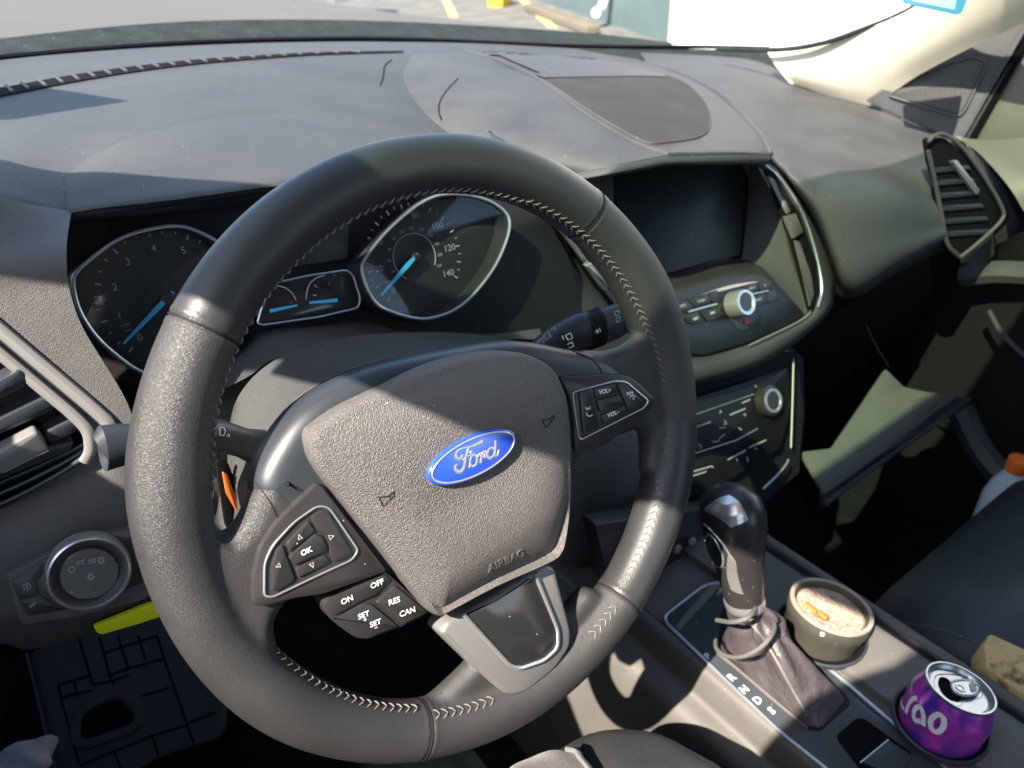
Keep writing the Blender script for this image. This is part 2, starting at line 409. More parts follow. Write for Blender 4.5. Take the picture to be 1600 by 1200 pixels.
# ================================================================== STEERING WHEEL
SW = root('steering_wheel', (0, 0, 0), 'black leather steering wheel with a blue oval badge, in front of the gauges', 'steering wheel')
RM, RR = .171, .0182
A1, A2 = math.radians(46.4), math.radians(150.8)
def rimpt(phi, psi, rr=RR, k=1.0):
    """phi clockwise from top; psi 0 = inward, 90 = toward driver"""
    rad = V((math.sin(phi), math.cos(phi)))
    r = RM-math.cos(psi)*rr*.98; w = math.sin(psi)*rr*1.0
    return whl(rad.x*r, rad.y*r, w)
def rimradius(phi):
    a = abs((phi+PI) % (2*PI)-PI)   # 0 top .. pi bottom
    r = RR
    # thumb swelling round ten and two
    r += .0018*math.exp(-((a-math.radians(72))/.22)**2)+.0010*math.exp(-((a-math.radians(118))/.25)**2)
    r -= .0012*math.exp(-(a/.5)**2)
    return r
def rimbase():
    bm = newbm(); n = 288; s = 32; rings = []
    for i in range(n):
        ph = 2*PI*i/n; rr = rimradius(ph)
        rings.append([bm.verts.new(rimpt(ph, 2*PI*k/s, rr)) for k in range(s)])
    for i in range(n):
        a, b = rings[i], rings[(i+1) % n]
        for k in range(s): bm.faces.new((a[k], a[(k+1) % s], b[(k+1) % s], b[k]))
    def lobe(px, top, bot, r=.009, wpl=.004):
        pts = cr(PP(px, W(wpl)), 4, True)
        slab(bm, pts, WN, [(r, bot-wpl), (0, bot+r-wpl), (0, top-r-wpl), (r*.3, top-r*.3-wpl), (r, top-wpl)])
    lobe([(290, 760), (322, 795), (348, 836), (375, 812), (398, 765), (428, 742), (490, 790), (515, 870), (500, 925), (465, 928), (443, 945), (428, 975), (430, 1015), (370, 1030), (310, 940)], .012, -.014)
    lobe([(1015, 470), (1004, 515), (985, 538), (950, 549), (915, 552), (890, 600), (890, 690), (930, 692), (970, 682), (1002, 674), (1012, 700), (1013, 745), (1040, 730), (1058, 640), (1045, 520)], .009, -.014)
    lobe([(655, 1122), (690, 1088), (733, 1047), (762, 1010), (800, 985), (850, 958), (876, 962), (890, 955), (925, 922), (955, 955), (880, 1060), (740, 1140)], .006, -.014, .007)
    bmesh.ops.recalc_face_normals(bm, faces=bm.faces)
    me = bpy.data.meshes.new('tmp'); bm.to_mesh(me); bm.free()
    o = bpy.data.objects.new('tmp', me); COL.objects.link(o)
    r = o.modifiers.new('r', 'REMESH'); r.mode = 'VOXEL'; r.voxel_size = .0016
    s_ = o.modifiers.new('s', 'SMOOTH'); s_.factor = .5; s_.iterations = 14
    dg = bpy.context.evaluated_depsgraph_get(); dg.update()
    m2 = bpy.data.meshes.new_from_object(o.evaluated_get(dg)); bpy.data.objects.remove(o); bpy.data.meshes.remove(me)
    bm = newbm(); bm.from_mesh(m2); bpy.data.meshes.remove(m2)
    # seams: pinch a fine groove; material split by segment
    for v in bm.verts:
        u, w2 = v.co.x, v.co.dot(WV)
        ph = math.atan2(u, w2); rad = math.hypot(u, w2)
        if rad < .150: continue
        for a in (A1, -A1, A2, -A2):
            d = (ph-a)*RM
            if abs(d) < .004:
                cx = whl(math.sin(ph)*RM, math.cos(ph)*RM)
                dirv = (v.co-cx); L_ = dirv.length
                if L_ > .005: v.co -= dirv/L_*(.0012*math.exp(-(d/.0012)**2)-.0003)
    for f in bm.faces:
        c = f.calc_center_median(); ph = abs(math.atan2(c.x, c.dot(WV))); sgn = c.x
        if ph < A1: f.material_index = 1
        elif ph < A2 and sgn > 0 and ph > math.radians(104): f.material_index = 1
    return bm
rim = link('rim', rimbase(), [M['leather'], M['leather_s']], SW, sharp=180)
# seam cords (thin raised piping at each joint)
for a in (A1, -A1, A2, -A2):
    pts = [rimpt(a, 2*PI*k/40, rimradius(a)-.0004) for k in range(40)]
    bm = newbm(); tube(bm, pts, .0006, True, 6); bmesh.ops.recalc_face_normals(bm, faces=bm.faces)
    link('seam_piping', bm, M['black'], rim)
# stitching : baseball stitch along the inside of the rim
def stitch(a0, a1, psi, step=.0052, half=.0031):
    L_ = abs(a1-a0)*(RM-RR); n = int(L_/step); bm = newbm()
    for i in range(n):
        ph = a0+(a1-a0)*(i+.5)/n; rr = rimradius(ph)+.0002
        for sg in (1, -1):
            p0 = rimpt(ph, psi, rr); pm = rimpt(ph+.011, psi+sg*half*.5/rr, rr+.0006); p1 = rimpt(ph+.023, psi+sg*half/rr, rr-.0002)
            tube(bm, [p0, pm, p1], [.0004, .0005, .0003], False, 5)
    bmesh.ops.recalc_face_normals(bm, faces=bm.faces); link('stitching', bm, M['thread'], rim)
def D(a): return math.radians(a)
for q in ((28, 93, 28), (107, 150, 36), (153, 163, 48), (192, 208, 38), (211, 250, 22), (285, 388, 20)): stitch(D(q[0]), D(q[1]), D(q[2]))

# hub frame (dark plastic carrier round the airbag cover)
def hubframe():
    bm = newbm()
    px = [(398, 765), (420, 703), (476, 632), (560, 585), (640, 562), (725, 546), (815, 534), (890, 546), (940, 556), (972, 580), (990, 630), (960, 690), (905, 722), (893, 800), (880, 855), (830, 890), (700, 950), (655, 930), (600, 905), (520, 920), (460, 860), (430, 805)]
    pts = cr(PP(px, W(.006)), 5, True)
    slab(bm, pts, WN, [(.012, -.045), (.004, -.030), (0, -.016), (0, -.006), (.0015, -.001), (.005, .0035), (.010, .0055), (.016, .006)])
    return bm
HF = link('spoke_frame', hubframe(), M['hub'], SW, sharp=50)
# frame split lines
HT = bvh(HF, rim)
for q in ([(398, 752), (412, 770), (425, 790), (434, 812)], [(893, 548), (925, 562), (938, 578), (942, 588)]): drapestroke('split_line', [q], HT, 2, M['black'], SW, .0002)
# airbag cover
padpx = [(488, 700), (489, 680), (500, 668), (540, 640), (612, 605), (668, 579), (725, 561), (775, 552), (815, 551), (850, 562), (872, 580), (887, 612), (894, 650), (898, 725), (897, 790), (890, 845), (882, 868), (862, 885), (780, 922), (705, 962), (690, 967), (677, 960), (659, 938), (604, 867), (532, 777), (498, 730)]
def pad():
    bm = newbm()
    o = cr(PP(padpx, W(.026)), 4, True)
    c = HP(700, 745, W(.026))
    rings = []
    def hgt(p, f):
        # crown plus a lower facet that falls away below a diagonal crease
        q = p-WN*.026; v = q.dot(WV); u = q.x
        h = .0105*(1-f**7)*(1-.45*((u/.09)**2+((v+.005)/.08)**2))
        crease = -.047-.9*u*u+.10*u
        e_ = crease-v; h -= .20*(.5*(e_+math.sqrt(e_*e_+.00002)))
        h -= .004*math.exp(-((u)/.045)**2-((v+.003)/.022)**2)  # badge dish
        return h
    for h0 in (-.024, -.008):
        rings.append([bm.verts.new(p+WN*h0) for p in o])
    i1 = poly_inset(o, WN, .0008); rings.append([bm.verts.new(p+WN*(-.003)) for p in i1])
    i2 = poly_inset(o, WN, .0028); rings.append([bm.verts.new(p+WN*(-.0006)) for p in i2])
    i3 = poly_inset(o, WN, .0055)
    NR = 26
    for k in range(NR):
        f = 1-k/NR
        rings.append([bm.verts.new(c+(p-c)*f+WN*hgt(c+(p-c)*f, f)) for p in i3])
    m = len(o)
    for a, b in zip(rings[:-1], rings[1:]):
        for i in range(m): bm.faces.new((a[i], a[(i+1) % m], b[(i+1) % m], b[i]))
    cv = bm.verts.new(c+WN*hgt(c, 0))
    for i in range(m): bm.faces.new((rings[-1][i], rings[-1][(i+1) % m], cv))
    bmesh.ops.recalc_face_normals(bm, faces=bm.faces)
    return bm
PAD = link('airbag_cover', pad(), M['pad'], SW, sharp=60)
# badge
PB = W(.0372)
def ell(cx, cy, rx, ry, pl, n=64, ang=None):
    """ellipse in plane aligned with wheel axes; centre by pixel, radii in metres"""
    c = HP(cx, cy, pl); return [c+UX*math.cos(2*PI*k/n)*rx+WV*math.sin(2*PI*k/n)*ry for k in range(n)]
bm = newbm(); bc = (741.5, 714)
slab(bm, ell(*bc, .0296, .0121, PB), WN, [(0, -.0045), (0, -.0008), (.0004, -.0002), (.0011, 0)])
BG = link('badge', bm, M['blue'], PAD, sharp=50, label='blue oval badge with silver script on the airbag cover')
bm = newbm(); tube(bm, [p+WN*.0001 for p in ell(*bc, .0275, .0104, PB)], .00055, True, 6, up=WN, ry=.0003)
z = lambda X, Y: (680+X/11.43, 680+Y/11.43)
def sc_line(pts, w):
    P3 = cr(PP([z(*p) for p in pts], PB), 5); d = .5/F
    ws = [w[min(int(i*len(w)/len(P3)), len(w)-1)]/11.43*.00047 for i in range(len(P3))]
    tube(bm, P3, [a*.5 for a in ws], False, 6, up=WN, ry=[.00025]*len(P3))
sc_line([(488, 345), (478, 395), (430, 425), (385, 400), (378, 330), (420, 265), (510, 228), (640, 205), (760, 160), (850, 108)], [30, 40, 50, 50, 40, 25, 22, 30, 45, 55])
sc_line([(592, 245), (565, 340), (545, 430), (520, 560), (475, 640), (410, 655), (365, 610), (362, 560), (395, 525)], [25, 40, 50, 55, 60, 55, 50, 40, 35])
sc_line([(490, 450), (555, 385), (640, 350)], [22, 26, 22])
sc_line([(612, 580), (625, 480), (645, 400), (690, 355), (740, 380), (752, 450), (725, 530), (670, 555), (632, 520), (628, 450)], [22, 30, 36, 30, 40, 45, 40, 35, 35])
sc_line([(660, 345), (630, 310), (638, 285), (665, 300)], [18, 18])
sc_line([(755, 405), (790, 335), (822, 330), (828, 400), (815, 500)], [25, 30, 38, 45])
sc_line([(828, 370), (862, 300), (905, 290), (915, 320)], [25, 28, 40]); sc_line([(895, 330), (870, 380), (900, 395), (940, 340)], [30, 35, 25])
sc_line([(1050, 245), (1000, 225), (955, 270), (935, 340), (955, 400), (1005, 405), (1050, 350), (1065, 290)], [30, 40, 45, 50, 40, 30])
sc_line([(1082, 92), (1078, 230), (1068, 340), (1090, 370), (1120, 340), (1140, 262)], [40, 45, 45, 40, 28, 22])
bmesh.ops.recalc_face_normals(bm, faces=bm.faces)
link('badge_lettering', bm, M['badge'], PAD)
# AIRBAG emboss and horn marks
PADT = bvh(PAD)
M['emboss'] = mat('emboss_highlight', (.15, .14, .13), .4)  # letters lighter than the pad, a highlight put into their colour
PA = W(.0335)
bm = newbm(); textbm(bm, 'AIRBAG', 791, 876, 60, -28, W(.0315), 12, 0, .012, 1.15)
for v in bm.verts:
    p, n, _i, _d = PADT.ray_cast(CC, (v.co-CC).normalized()); v.co = p+WN*.0005
ex_ = bmesh.ops.extrude_face_region(bm, geom=bm.faces[:])
bmesh.ops.translate(bm, vec=WN*-.0009, verts=[e for e in ex_['geom'] if isinstance(e, bmesh.types.BMVert)]); bmesh.ops.recalc_face_normals(bm, faces=bm.faces)
link('airbag_lettering', bm, M['emboss'], PAD, smooth=False)
def horn(cx, cy, pl, s=1.0, a=-.45):
    def r(x, y): return (cx+s*(x*math.cos(a)-y*math.sin(a)), cy+s*(x*math.sin(a)+y*math.cos(a)))
    return [[r(-12, -9), r(-12, 9)], [r(-12, -7), r(2, -3), r(13, -5)], [r(-10, 9), r(-3, 5), r(4, 3), r(9, 1), r(13, -5)], [r(3, -3), r(3, 3)]]
for h_ in (horn(606, 778, 0), horn(858, 657, 0, .8, -.5)): drapestroke('horn_mark', h_, PADT, 2.0, M['black'], PAD, .0002, 3)

# ---- button pods
def zl(X, Y): return (370+X/4.444, 740+Y/4.444)
def zr(X, Y): return (820+X/5, 460+Y/5)
BP = W(.0165)
LB = link('left_button_pod', (lambda bm: (slab(bm, rc(PP([zl(*p) for p in [(112, 880), (118, 700), (160, 520), (280, 335), (560, 65), (600, 90), (1038, 668), (1030, 686), (600, 840), (430, 862), (290, 898), (170, 930), (125, 915)]], BP), .003), WN, rnd(.012, .0012)), bm)[1])(newbm()), M['satin'], SW)
def frame(px, pl, parent, r=.0006, name='chrome_surround', corner=.004):
    pts = rc(PP(px, pl), corner); bm = newbm(); tube(bm, pts, r, True, 8, up=pl[1], ry=r*.8); bmesh.ops.recalc_face_normals(bm, faces=bm.faces)
    return link(name, bm, M['chrome'], parent)
frame([zl(*p) for p in [(190, 850), (192, 620), (250, 500), (400, 335), (560, 225), (640, 235), (740, 380), (845, 535), (800, 600), (600, 690), (250, 858)]], off(BP, .0008), LB)
def btn(px, pl, parent, h=.0016, zf=None, m_=None, name='button', corner=.0015):
    q = [zf(*p) for p in px] if zf else px
    bm = newbm(); slab(bm, rc(PP(q, off(pl, h)), corner), pl[1], rnd(h+.001, .0007)); return link(name, bm, m_ or M['button'], parent)
b1 = btn([(362, 580), (550, 418), (598, 440), (628, 520), (610, 545), (400, 640)], BP, LB, .0022, zl)
btn([(348, 485), (498, 325), (545, 405), (365, 548)], BP, LB, .0014, zl)
btn([(515, 300), (590, 255), (640, 268), (800, 545), (780, 582), (672, 618), (645, 560), (640, 500), (605, 428), (560, 400)], BP, LB, .0014, zl)
btn([(408, 655), (612, 560), (650, 620), (432, 725)], BP, LB, .0014, zl)
btn([(318, 490), (340, 560), (378, 660), (408, 742), (275, 822), (240, 810), (245, 640), (275, 530)], BP, LB, .0014, zl)
def tri(cx, cy, s, up=True, zf=zl):
    a = -.42; pts = [(0, -1), (.85, .8), (-.85, .8), (0, -1), (.85, .8)] if up else [(0, 1), (.85, -.8), (-.85, -.8), (0, 1), (.85, -.8)]
    return [zf(cx+s*(x*math.cos(a)-y*math.sin(a)), cy+s*(x*math.sin(a)+y*math.cos(a))) for x, y in pts]
def trr(cx, cy, s, d): # sideways arrow
    pts = [(d, 0), (-d*.8, .85), (-d*.8, -.85), (d, 0), (-d*.8, .85)]; a = -.42
    return [zl(cx+s*(x*math.cos(a)-y*math.sin(a)), cy+s*(x*math.sin(a)+y*math.cos(a))) for x, y in pts]
strokes('arrow_mark', [tri(436, 440, 18), tri(522, 635, 18, False), trr(655, 438, 19, 1), trr(286, 640, 17, -1)], off(BP, .0018), 1.1, M['white'], LB, .0003)
textobj('button_lettering', [('OK', *zl(482, 540), 60, -28, 8.5)], off(BP, .0025), M['white'], LB, bold=.03)
# cruise block
CP = W(.0125)
CB = root('x', (0, 0, 0), 'x', 'x'); bpy.data.objects.remove(CB)
bm = newbm(); slab(bm, rc(PP([zl(*p) for p in [(600, 885), (640, 858), (1030, 672), (1115, 750), (1345, 965), (1150, 1065), (920, 1152), (830, 1145), (720, 1070), (640, 1000), (605, 940)]], CP), .003), WN, rnd(.014, .001))
CB = link('cruise_button_pod', bm, M['satin'], SW)
btn([(615, 900), (640, 875), (1015, 695), (1070, 735), (960, 850), (880, 880), (690, 985), (650, 985)], CP, CB, .0016, zl)
btn([(700, 1003), (885, 900), (940, 910), (1120, 1062), (920, 1140), (840, 1130), (730, 1065), (660, 1003)], CP, CB, .0016, zl)
btn([(968, 895), (1100, 778), (1325, 965), (1155, 1052)], CP, CB, .0016, zl)
textobj('button_lettering', [('ON', *zl(765, 877), 60, -27, 9), ('OFF', *zl(973, 765), 60, -27, 9), ('RES', *zl(1092, 885), 60, -22, 9), ('CAN', *zl(1184, 960), 60, -22, 9), ('SET', *zl(880, 982), 60, -24, 8.5), ('+', *zl(890, 1014), 60, -24, 7), ('SET', *zl(962, 1038), 60, -24, 8.5), ('–', *zl(966, 1066), 60, -24, 7)], off(CP, .0019), M['white'], CB, bold=.02)
# right pod
RP = W(.0145)
bm = newbm(); slab(bm, rc(PP([zr(*p) for p in [(270, 640), (610, 622), (780, 625), (870, 670), (1010, 805), (1018, 860), (960, 930), (830, 1035), (600, 1180), (395, 1245), (380, 1000), (350, 800)]], RP), .004), WN, rnd(.012, .0012))
RB = link('right_button_pod', bm, M['satin'], SW)
frame([zr(*p) for p in [(372, 765), (700, 678), (790, 682), (970, 832), (935, 885), (440, 1135), (418, 1110)]], off(RP, .0008), RB, corner=.003)
btn([(425, 765), (515, 738), (590, 1030), (480, 1092), (455, 1080)], RP, RB, .0014, zr)
btn([(540, 733), (705, 698), (728, 770), (558, 812)], RP, RB, .0014, zr)
btn([(562, 830), (740, 787), (772, 850), (592, 925)], RP, RB, .0022, zr)
btn([(598, 942), (780, 872), (800, 930), (620, 1022)], RP, RB, .0014, zr)
btn([(725, 696), (785, 698), (925, 830), (915, 855), (822, 920), (792, 850), (748, 762)], RP, RB, .0014, zr)
textobj('button_lettering', [('VOL+', *zr(625, 757), 60, -13, 7), ('VOL–', *zr(690, 932), 60, -24, 7)], off(RP, .0018), M['white'], RB, bold=.03)
def zrl(lines): return [[zr(*p) for p in l] for l in lines]
strokes('button_symbol', zrl([[(470, 880), (485, 905)], [(488, 893), (508, 872), (512, 895), (490, 893)], [(482, 920), (480, 940), (500, 952), (522, 945), (525, 935)], [(648, 862), (665, 860), (672, 845)], [(665, 830), (690, 830), (678, 850), (690, 868), (672, 880)],
    [(795, 765), (800, 790), (815, 775), (795, 765)], [(815, 760), (820, 785), (838, 770), (815, 760)], [(836, 752), (843, 780)], [(820, 815), (822, 795), (845, 788), (865, 800)], [(842, 805), (850, 822)]]), off(RP, .0018), 1.5, M['white'], RB, .0003)

# ---- bottom spoke trim
TP = W(.0145)
bm = newbm()
outer = rc(PP([(688, 990), (700, 972), (745, 950), (840, 888), (868, 884), (894, 985), (893, 1012), (868, 1048), (822, 1085), (795, 1090), (762, 1062)], TP), .006)
slab(bm, outer, WN, [(0, -.018), (0, -.003), (.0012, -.0008), (.003, 0)])
BT = link('lower_spoke_trim', bm, M['trimgrey'], SW, sharp=50, label='V-shaped satin grey trim on the bottom spoke')
win = [(728, 962), (775, 940), (832, 902), (868, 985), (868, 1010), (848, 1028), (812, 1041), (800, 1036)]
bm = newbm(); slab(bm, rc(PP(win, off(TP, .0012)), .003), WN, rnd(.002, .0004)); link('gloss_insert', bm, M['gloss'], BT)
pts = rc(PP([(724, 960), (797, 1040), (812, 1045), (850, 1032), (872, 1012), (872, 985), (836, 896)], off(TP, .0016)), .004, closed=False)
bm = newbm(); tube(bm, pts, .0013, False, 8, up=WN, ry=.0010); bmesh.ops.recalc_face_normals(bm, faces=bm.faces); link('chrome_surround', bm, M['chrome'], BT)

# ================================================================== STEERING COLUMN
SC = root('steering_column', (0, .06, -.02), 'dark plastic steering column cover with two stalks, behind the steering wheel', 'steering column')
rows = [
 [(352, 700, .145), (372, 620, .150), (430, 562, .155), (520, 530, .16), (620, 520, .165), (720, 520, .165), (800, 532, .16), (860, 560, .15)],
 [(372, 760, .110), (396, 680, .115), (452, 612, .12), (540, 570, .122), (640, 550, .125), (730, 545, .125), (810, 555, .12), (870, 590, .11)],
 [(385, 800, .085), (412, 725, .085), (470, 650, .085), (560, 600, .085), (660, 570, .085), (740, 560, .085), (820, 575, .085), (885, 620, .08)],
 [(410, 830, .05), (440, 745, .045), (500, 672, .045), (580, 625, .045), (680, 592, .045), (760, 585, .045), (840, 600, .045), (900, 650, .05)]]
netobj('column_shroud', NY(rows), M['dash'], SC, 6, .01, V((0, .3, -1)))
drapestroke('shroud_seam', [[(436, 668), (450, 640), (480, 612), (530, 585), (590, 565), (640, 556)]], bvh(bpy.data.objects['column_shroud']), 2.6, M['conside'], SC, .0006)
netobj('lower_shroud', NY([
 [(330, 790, .13), (352, 700, .145), (385, 800, .09)], [(330, 880, .12), (360, 830, .12), (400, 860, .09)], [(350, 960, .12), (400, 920, .11), (450, 930, .09)]]), M['dash'], SC, 5, .01)
# left stalk
def loft(bm, cs, seg=20, cap=True):
    rings = []
    for c, x, y, rx, ry in cs: rings.append([bm.verts.new(c+x*math.cos(2*PI*k/seg)*rx+y*math.sin(2*PI*k/seg)*ry) for k in range(seg)])
    for a, b in zip(rings[:-1], rings[1:]):
        for k in range(seg): bm.faces.new((a[k], a[(k+1) % seg], b[(k+1) % seg], b[k]))
    if cap: bm.faces.new(list(reversed(rings[0]))); bm.faces.new(rings[-1])
    bmesh.ops.recalc_face_normals(bm, faces=bm.faces)
def stalk(name, path, rad, m_, parent):
    pts = [HY(*p) for p in path]; cs = []
    for i, p in enumerate(pts):
        t = (pts[min(i+1, len(pts)-1)]-pts[max(i-1, 0)]).normalized(); y = V((0, 0, 1)); x = t.cross(y).normalized(); y = x.cross(t).normalized()
        cs.append((p, x, y, rad[i][0], rad[i][1]))
    bm = newbm(); loft(bm, cs); return link(name, bm, m_, parent, sharp=40)
LS = stalk('turn_signal_stalk', [(158, 702, .085), (160, 701, .085), (185, 696, .086), (225, 690, .088), (290, 683, .092), (340, 680, .096), (380, 692, .1), (408, 700, .105), (412, 702, .106)],
    [(.006, .009), (.009, .0135), (.0095, .0125), (.0085, .0105), (.0085, .0105), (.008, .010), (.0075, .0095), (.010, .0125), (.010, .0125)], M['hub'], SC)
strokes('stalk_symbol', [[(343, 667), (343, 679), (349, 680), (352, 673), (349, 667), (343, 667)], [(354, 680), (358, 682), (357, 677), (354, 680)]], YPL(.087), 1.2, M['mutedwhite'], LS, .0006)
# right stalk
RS = stalk('wiper_stalk', [(835, 560, .10), (870, 535, .098), (900, 520, .096), (935, 512, .094), (960, 503, .092), (975, 497, .09), (984, 494, .089)],
    [(.010, .013), (.011, .0155), (.011, .0165), (.0115, .0165), (.0115, .016), (.010, .014), (.006, .009)], M['hub'], SC)
strokes('stalk_symbol', [[(838, 535), (845, 529), (850, 536), (842, 541), (838, 535)], [(848, 524), (856, 517), (860, 526), (852, 531), (848, 524)], [(861, 514), (866, 511), (867, 516)],
    [(883, 524), (891, 520), (894, 528), (887, 531), (883, 524)], [(886, 538), (893, 534), (896, 541), (889, 543)], [(878, 524), (880, 530)],
    [(930, 520), (932, 514), (934, 520)], [(934, 518), (936, 512), (938, 518)], [(960, 487), (966, 485), (967, 492), (961, 493), (960, 487)], [(962, 497), (968, 495), (968, 502), (963, 503), (962, 497)]], YPL(.078), 1.5, M['white'], RS, .0004)

for t_ in (.42, .46, .50, .54, .58, .62):
    p_ = HY(870, 535, .098).lerp(HY(975, 497, .09), t_); ax_ = (HY(975, 497, .09)-HY(870, 535, .098)).normalized(); x_ = ax_.cross(V((0, 0, 1))).normalized(); y_ = x_.cross(ax_)
    bm = newbm(); tube(bm, [p_+x_*math.cos(2*PI*k/32)*.0116+y_*math.sin(2*PI*k/32)*.0167 for k in range(32)], .0008, True, 6); link('grip_ridge', bm, M['black'], RS)

# ================================================================== DASHBOARD
DB = root('dashboard', (.37, .3, .0), 'dark grey dashboard with gauges, screen, vents and an open glovebox below the windshield', 'dashboard')
TOP = NY([
 [(-150, 115, .78), (0, 94, .80), (150, 80, .82), (300, 71, .84), (450, 66, .85), (600, 65, .86), (750, 68, .87), (900, 76, .87), (1050, 88, .85)],
 [(-150, 172, .58), (0, 147, .60), (150, 123, .62), (300, 103, .64), (450, 92, .66), (600, 86, .68), (750, 86, .73), (900, 100, .74), (1050, 112, .72)],
 [(-150, 232, .42), (0, 197, .44), (150, 173, .46), (300, 152, .48), (450, 143, .50), (600, 140, .52), (750, 150, .56), (900, 170, .56), (1060, 180, .54)],
 [(-150, 285, .30), (0, 245, .30), (110, 262, .275), (260, 222, .325), (430, 213, .34), (600, 215, .355), (750, 225, .38), (900, 245, .38), (1060, 250, .36)],
 [(-150, 320, .24), (-10, 290, .235), (105, 318, .215), (255, 300, .222), (425, 280, .222), (590, 262, .23), (740, 260, .25), (890, 255, .28), (1060, 240, .30)],
 [(-150, 330, .225), (-10, 310, .215), (106, 336, .205), (256, 322, .205), (427, 299, .205), (590, 282, .215), (740, 275, .24), (890, 262, .28), (1060, 246, .31)]])
netobj('top_panel', TOP, M['dash'], DB, 7)
# hood lip underside, running back to the gauges
netobj('gauge_hood', NY([
 [(106, 337, .205), (256, 323, .205), (427, 300, .205), (590, 283, .215), (740, 276, .24), (800, 276, .25)],
 [(110, 346, .215), (256, 335, .22), (427, 312, .22), (590, 296, .23), (745, 292, .24), (800, 296, .24)],
 [(112, 352, .28), (256, 342, .28), (427, 322, .28), (590, 305, .28), (745, 298, .28), (800, 300, .28)]]), M['hub'], DB, 6)
# arc crease lines on the hood
DT = bvh(bpy.data.objects['top_panel'])

bk = cr([V((x, y, 0)) for x, y in [(100, 275), (150, 240), (230, 208), (325, 187), (440, 178), (540, 190), (620, 222), (690, 262)]], 6)
fr_ = cr([V((x, y, 0)) for x, y in [(106, 334), (160, 329), (256, 320), (340, 309), (427, 297), (520, 288), (600, 281), (700, 275)]], 6)
bm = newbm(); g = []
NT = 30
for a_ in range(NT+1):
    t = a_/NT; row = []
    for i in range(len(bk)):
        sx_ = i/(len(bk)-1); p = bk[i].lerp(fr_[i], t)
        lf = .0006+.012*(1-(1-min(t*1.7, 1))**2)*(1-abs(2*sx_-1)**3)
        q = HB(p.x, p.y, DT, 0)
        row.append(bm.verts.new(q+(CC-q).normalized()*lf*1.2+V((0, 0, lf*.2))))
    g.append(row)
for a_ in range(NT):
    for i in range(len(bk)-1): bm.faces.new((g[a_][i], g[a_][i+1], g[a_+1][i+1], g[a_+1][i]))
bmesh.ops.recalc_face_normals(bm, faces=bm.faces)
if sum(f.normal.dot(CC-f.calc_center_median()) for f in bm.faces) < 0: bmesh.ops.reverse_faces(bm, faces=bm.faces)
link('gauge_hood_top', bm, M['dash'], DB, sharp=80)
# slit marks on the dash
drapestroke('panel_gap', [[(612, 94), (601, 104), (599, 120), (594, 134)]], DT, 1.9, M['void'], DB, .0003)
# defrost slot : dark channel with pale ribs
top = [(-60, 158), (0, 146), (100, 127), (200, 111), (300, 99), (400, 91), (500, 85), (630, 82)]
wd = [11, 10, 9, 7, 5.5, 4, 3, 1.6]
def slotpt(i, t): return
bm = newbm()
a = [HB(p.x, p.y, DT, .0015) for p in cr([V((x, y-w*.62, 0)) for (x, y), w in zip(top, wd)], 8)]
b = [HB(p.x, p.y, DT, .0015) for p in cr([V((x, y+w*.62, 0)) for (x, y), w in zip(top, wd)], 8)]
va = [bm.verts.new(p) for p in a]; vb = [bm.verts.new(p) for p in b]
for i in range(len(a)-1): bm.faces.new((va[i], vb[i], vb[i+1], va[i+1]))
DV = link('defrost_vent', bm, M['void'], DB)
for i in range(3, len(a)-4, 2):
    bm = newbm(); tube(bm, [a[i]+V((0, 0, .001)), b[min(i+1, len(b)-1)]+V((0, 0, .001))], .0016, False, 6); link('vent_rib', bm, M['dash'], DB)
# left bolster between gauges and side vent
ringside = [(112, 330, .206), (106, 365, .19), (104, 400, .178), (108, 450, .162), (126, 505, .151), (158, 560, .141), (186, 605, .134), (205, 645, .129), (214, 690, .126)]
ventside = [(-150, 285, .195), (-150, 372, .178), (-100, 415, .166), (-50, 459, .158), (0, 503, .155), (50, 547, .153), (100, 590, .151), (150, 633, .149), (183, 668, .147)]
rows = []
for (x0, y0, d0), (x1, y1, d1) in zip(ringside, ventside):
    r = []
    for t in (0, .2, .45, .72, 1):
        if y0 == 330: r.append(HY(x0+(x1-x0)*t, y0+(y1-y0)*t, d0+(d1-d0)*t))
        else: r.append(HP(x0+(x1-x0)*t, y0+(y1-y0)*t, (V((-.19, .152+(.02 if y0 == 365 else 0), .09)), V((-.20, -.93, .27)).normalized())))
    rows.append(r)
netobj('side_bolster', rows, M['bolster'], DB, 6, label='grained bolster between the left vent and the gauges')
# lower knee panel
netobj('knee_panel', NY([
 [(-200, 905, .15), (-100, 850, .148), (0, 795, .145), (110, 735, .145), (190, 680, .146), (300, 630, .17), (420, 580, .2), (620, 570, .21), (800, 570, .2), (900, 590, .2), (1080, 640, .2)],
 [(-200, 950, .13), (-100, 900, .128), (0, 850, .126), (120, 805, .126), (220, 775, .128), (330, 735, .14), (440, 700, .16), (620, 690, .17), (800, 690, .165), (930, 690, .16), (1080, 720, .17)],
 [(-200, 1010, .118), (-100, 985, .116), (0, 945, .114), (120, 905, .114), (230, 880, .118), (345, 835, .128), (450, 790, .14), (640, 780, .15), (800, 780, .15), (950, 790, .15), (1080, 790, .16)],
 [(-200, 1040, .12), (-100, 1015, .118), (0, 985, .116), (120, 965, .116), (238, 935, .12), (350, 885, .13), (450, 840, .14), (640, 820, .15), (800, 820, .15), (950, 870, .15), (1070, 860, .16)],
 [(-200, 1052, .14), (-100, 1032, .14), (0, 1006, .14), (60, 1012, .14), (238, 962, .145), (350, 905, .15), (450, 860, .16), (640, 850, .17), (800, 850, .17), (950, 900, .17), (1070, 885, .18)],
 [(-200, 1040, .22), (-100, 1020, .22), (0, 995, .22), (80, 1000, .22), (238, 955, .22), (350, 895, .22), (450, 850, .22), (640, 840, .22), (800, 840, .22), (950, 890, .22), (1070, 880, .22)]]), M['bolster'], DB, 5)
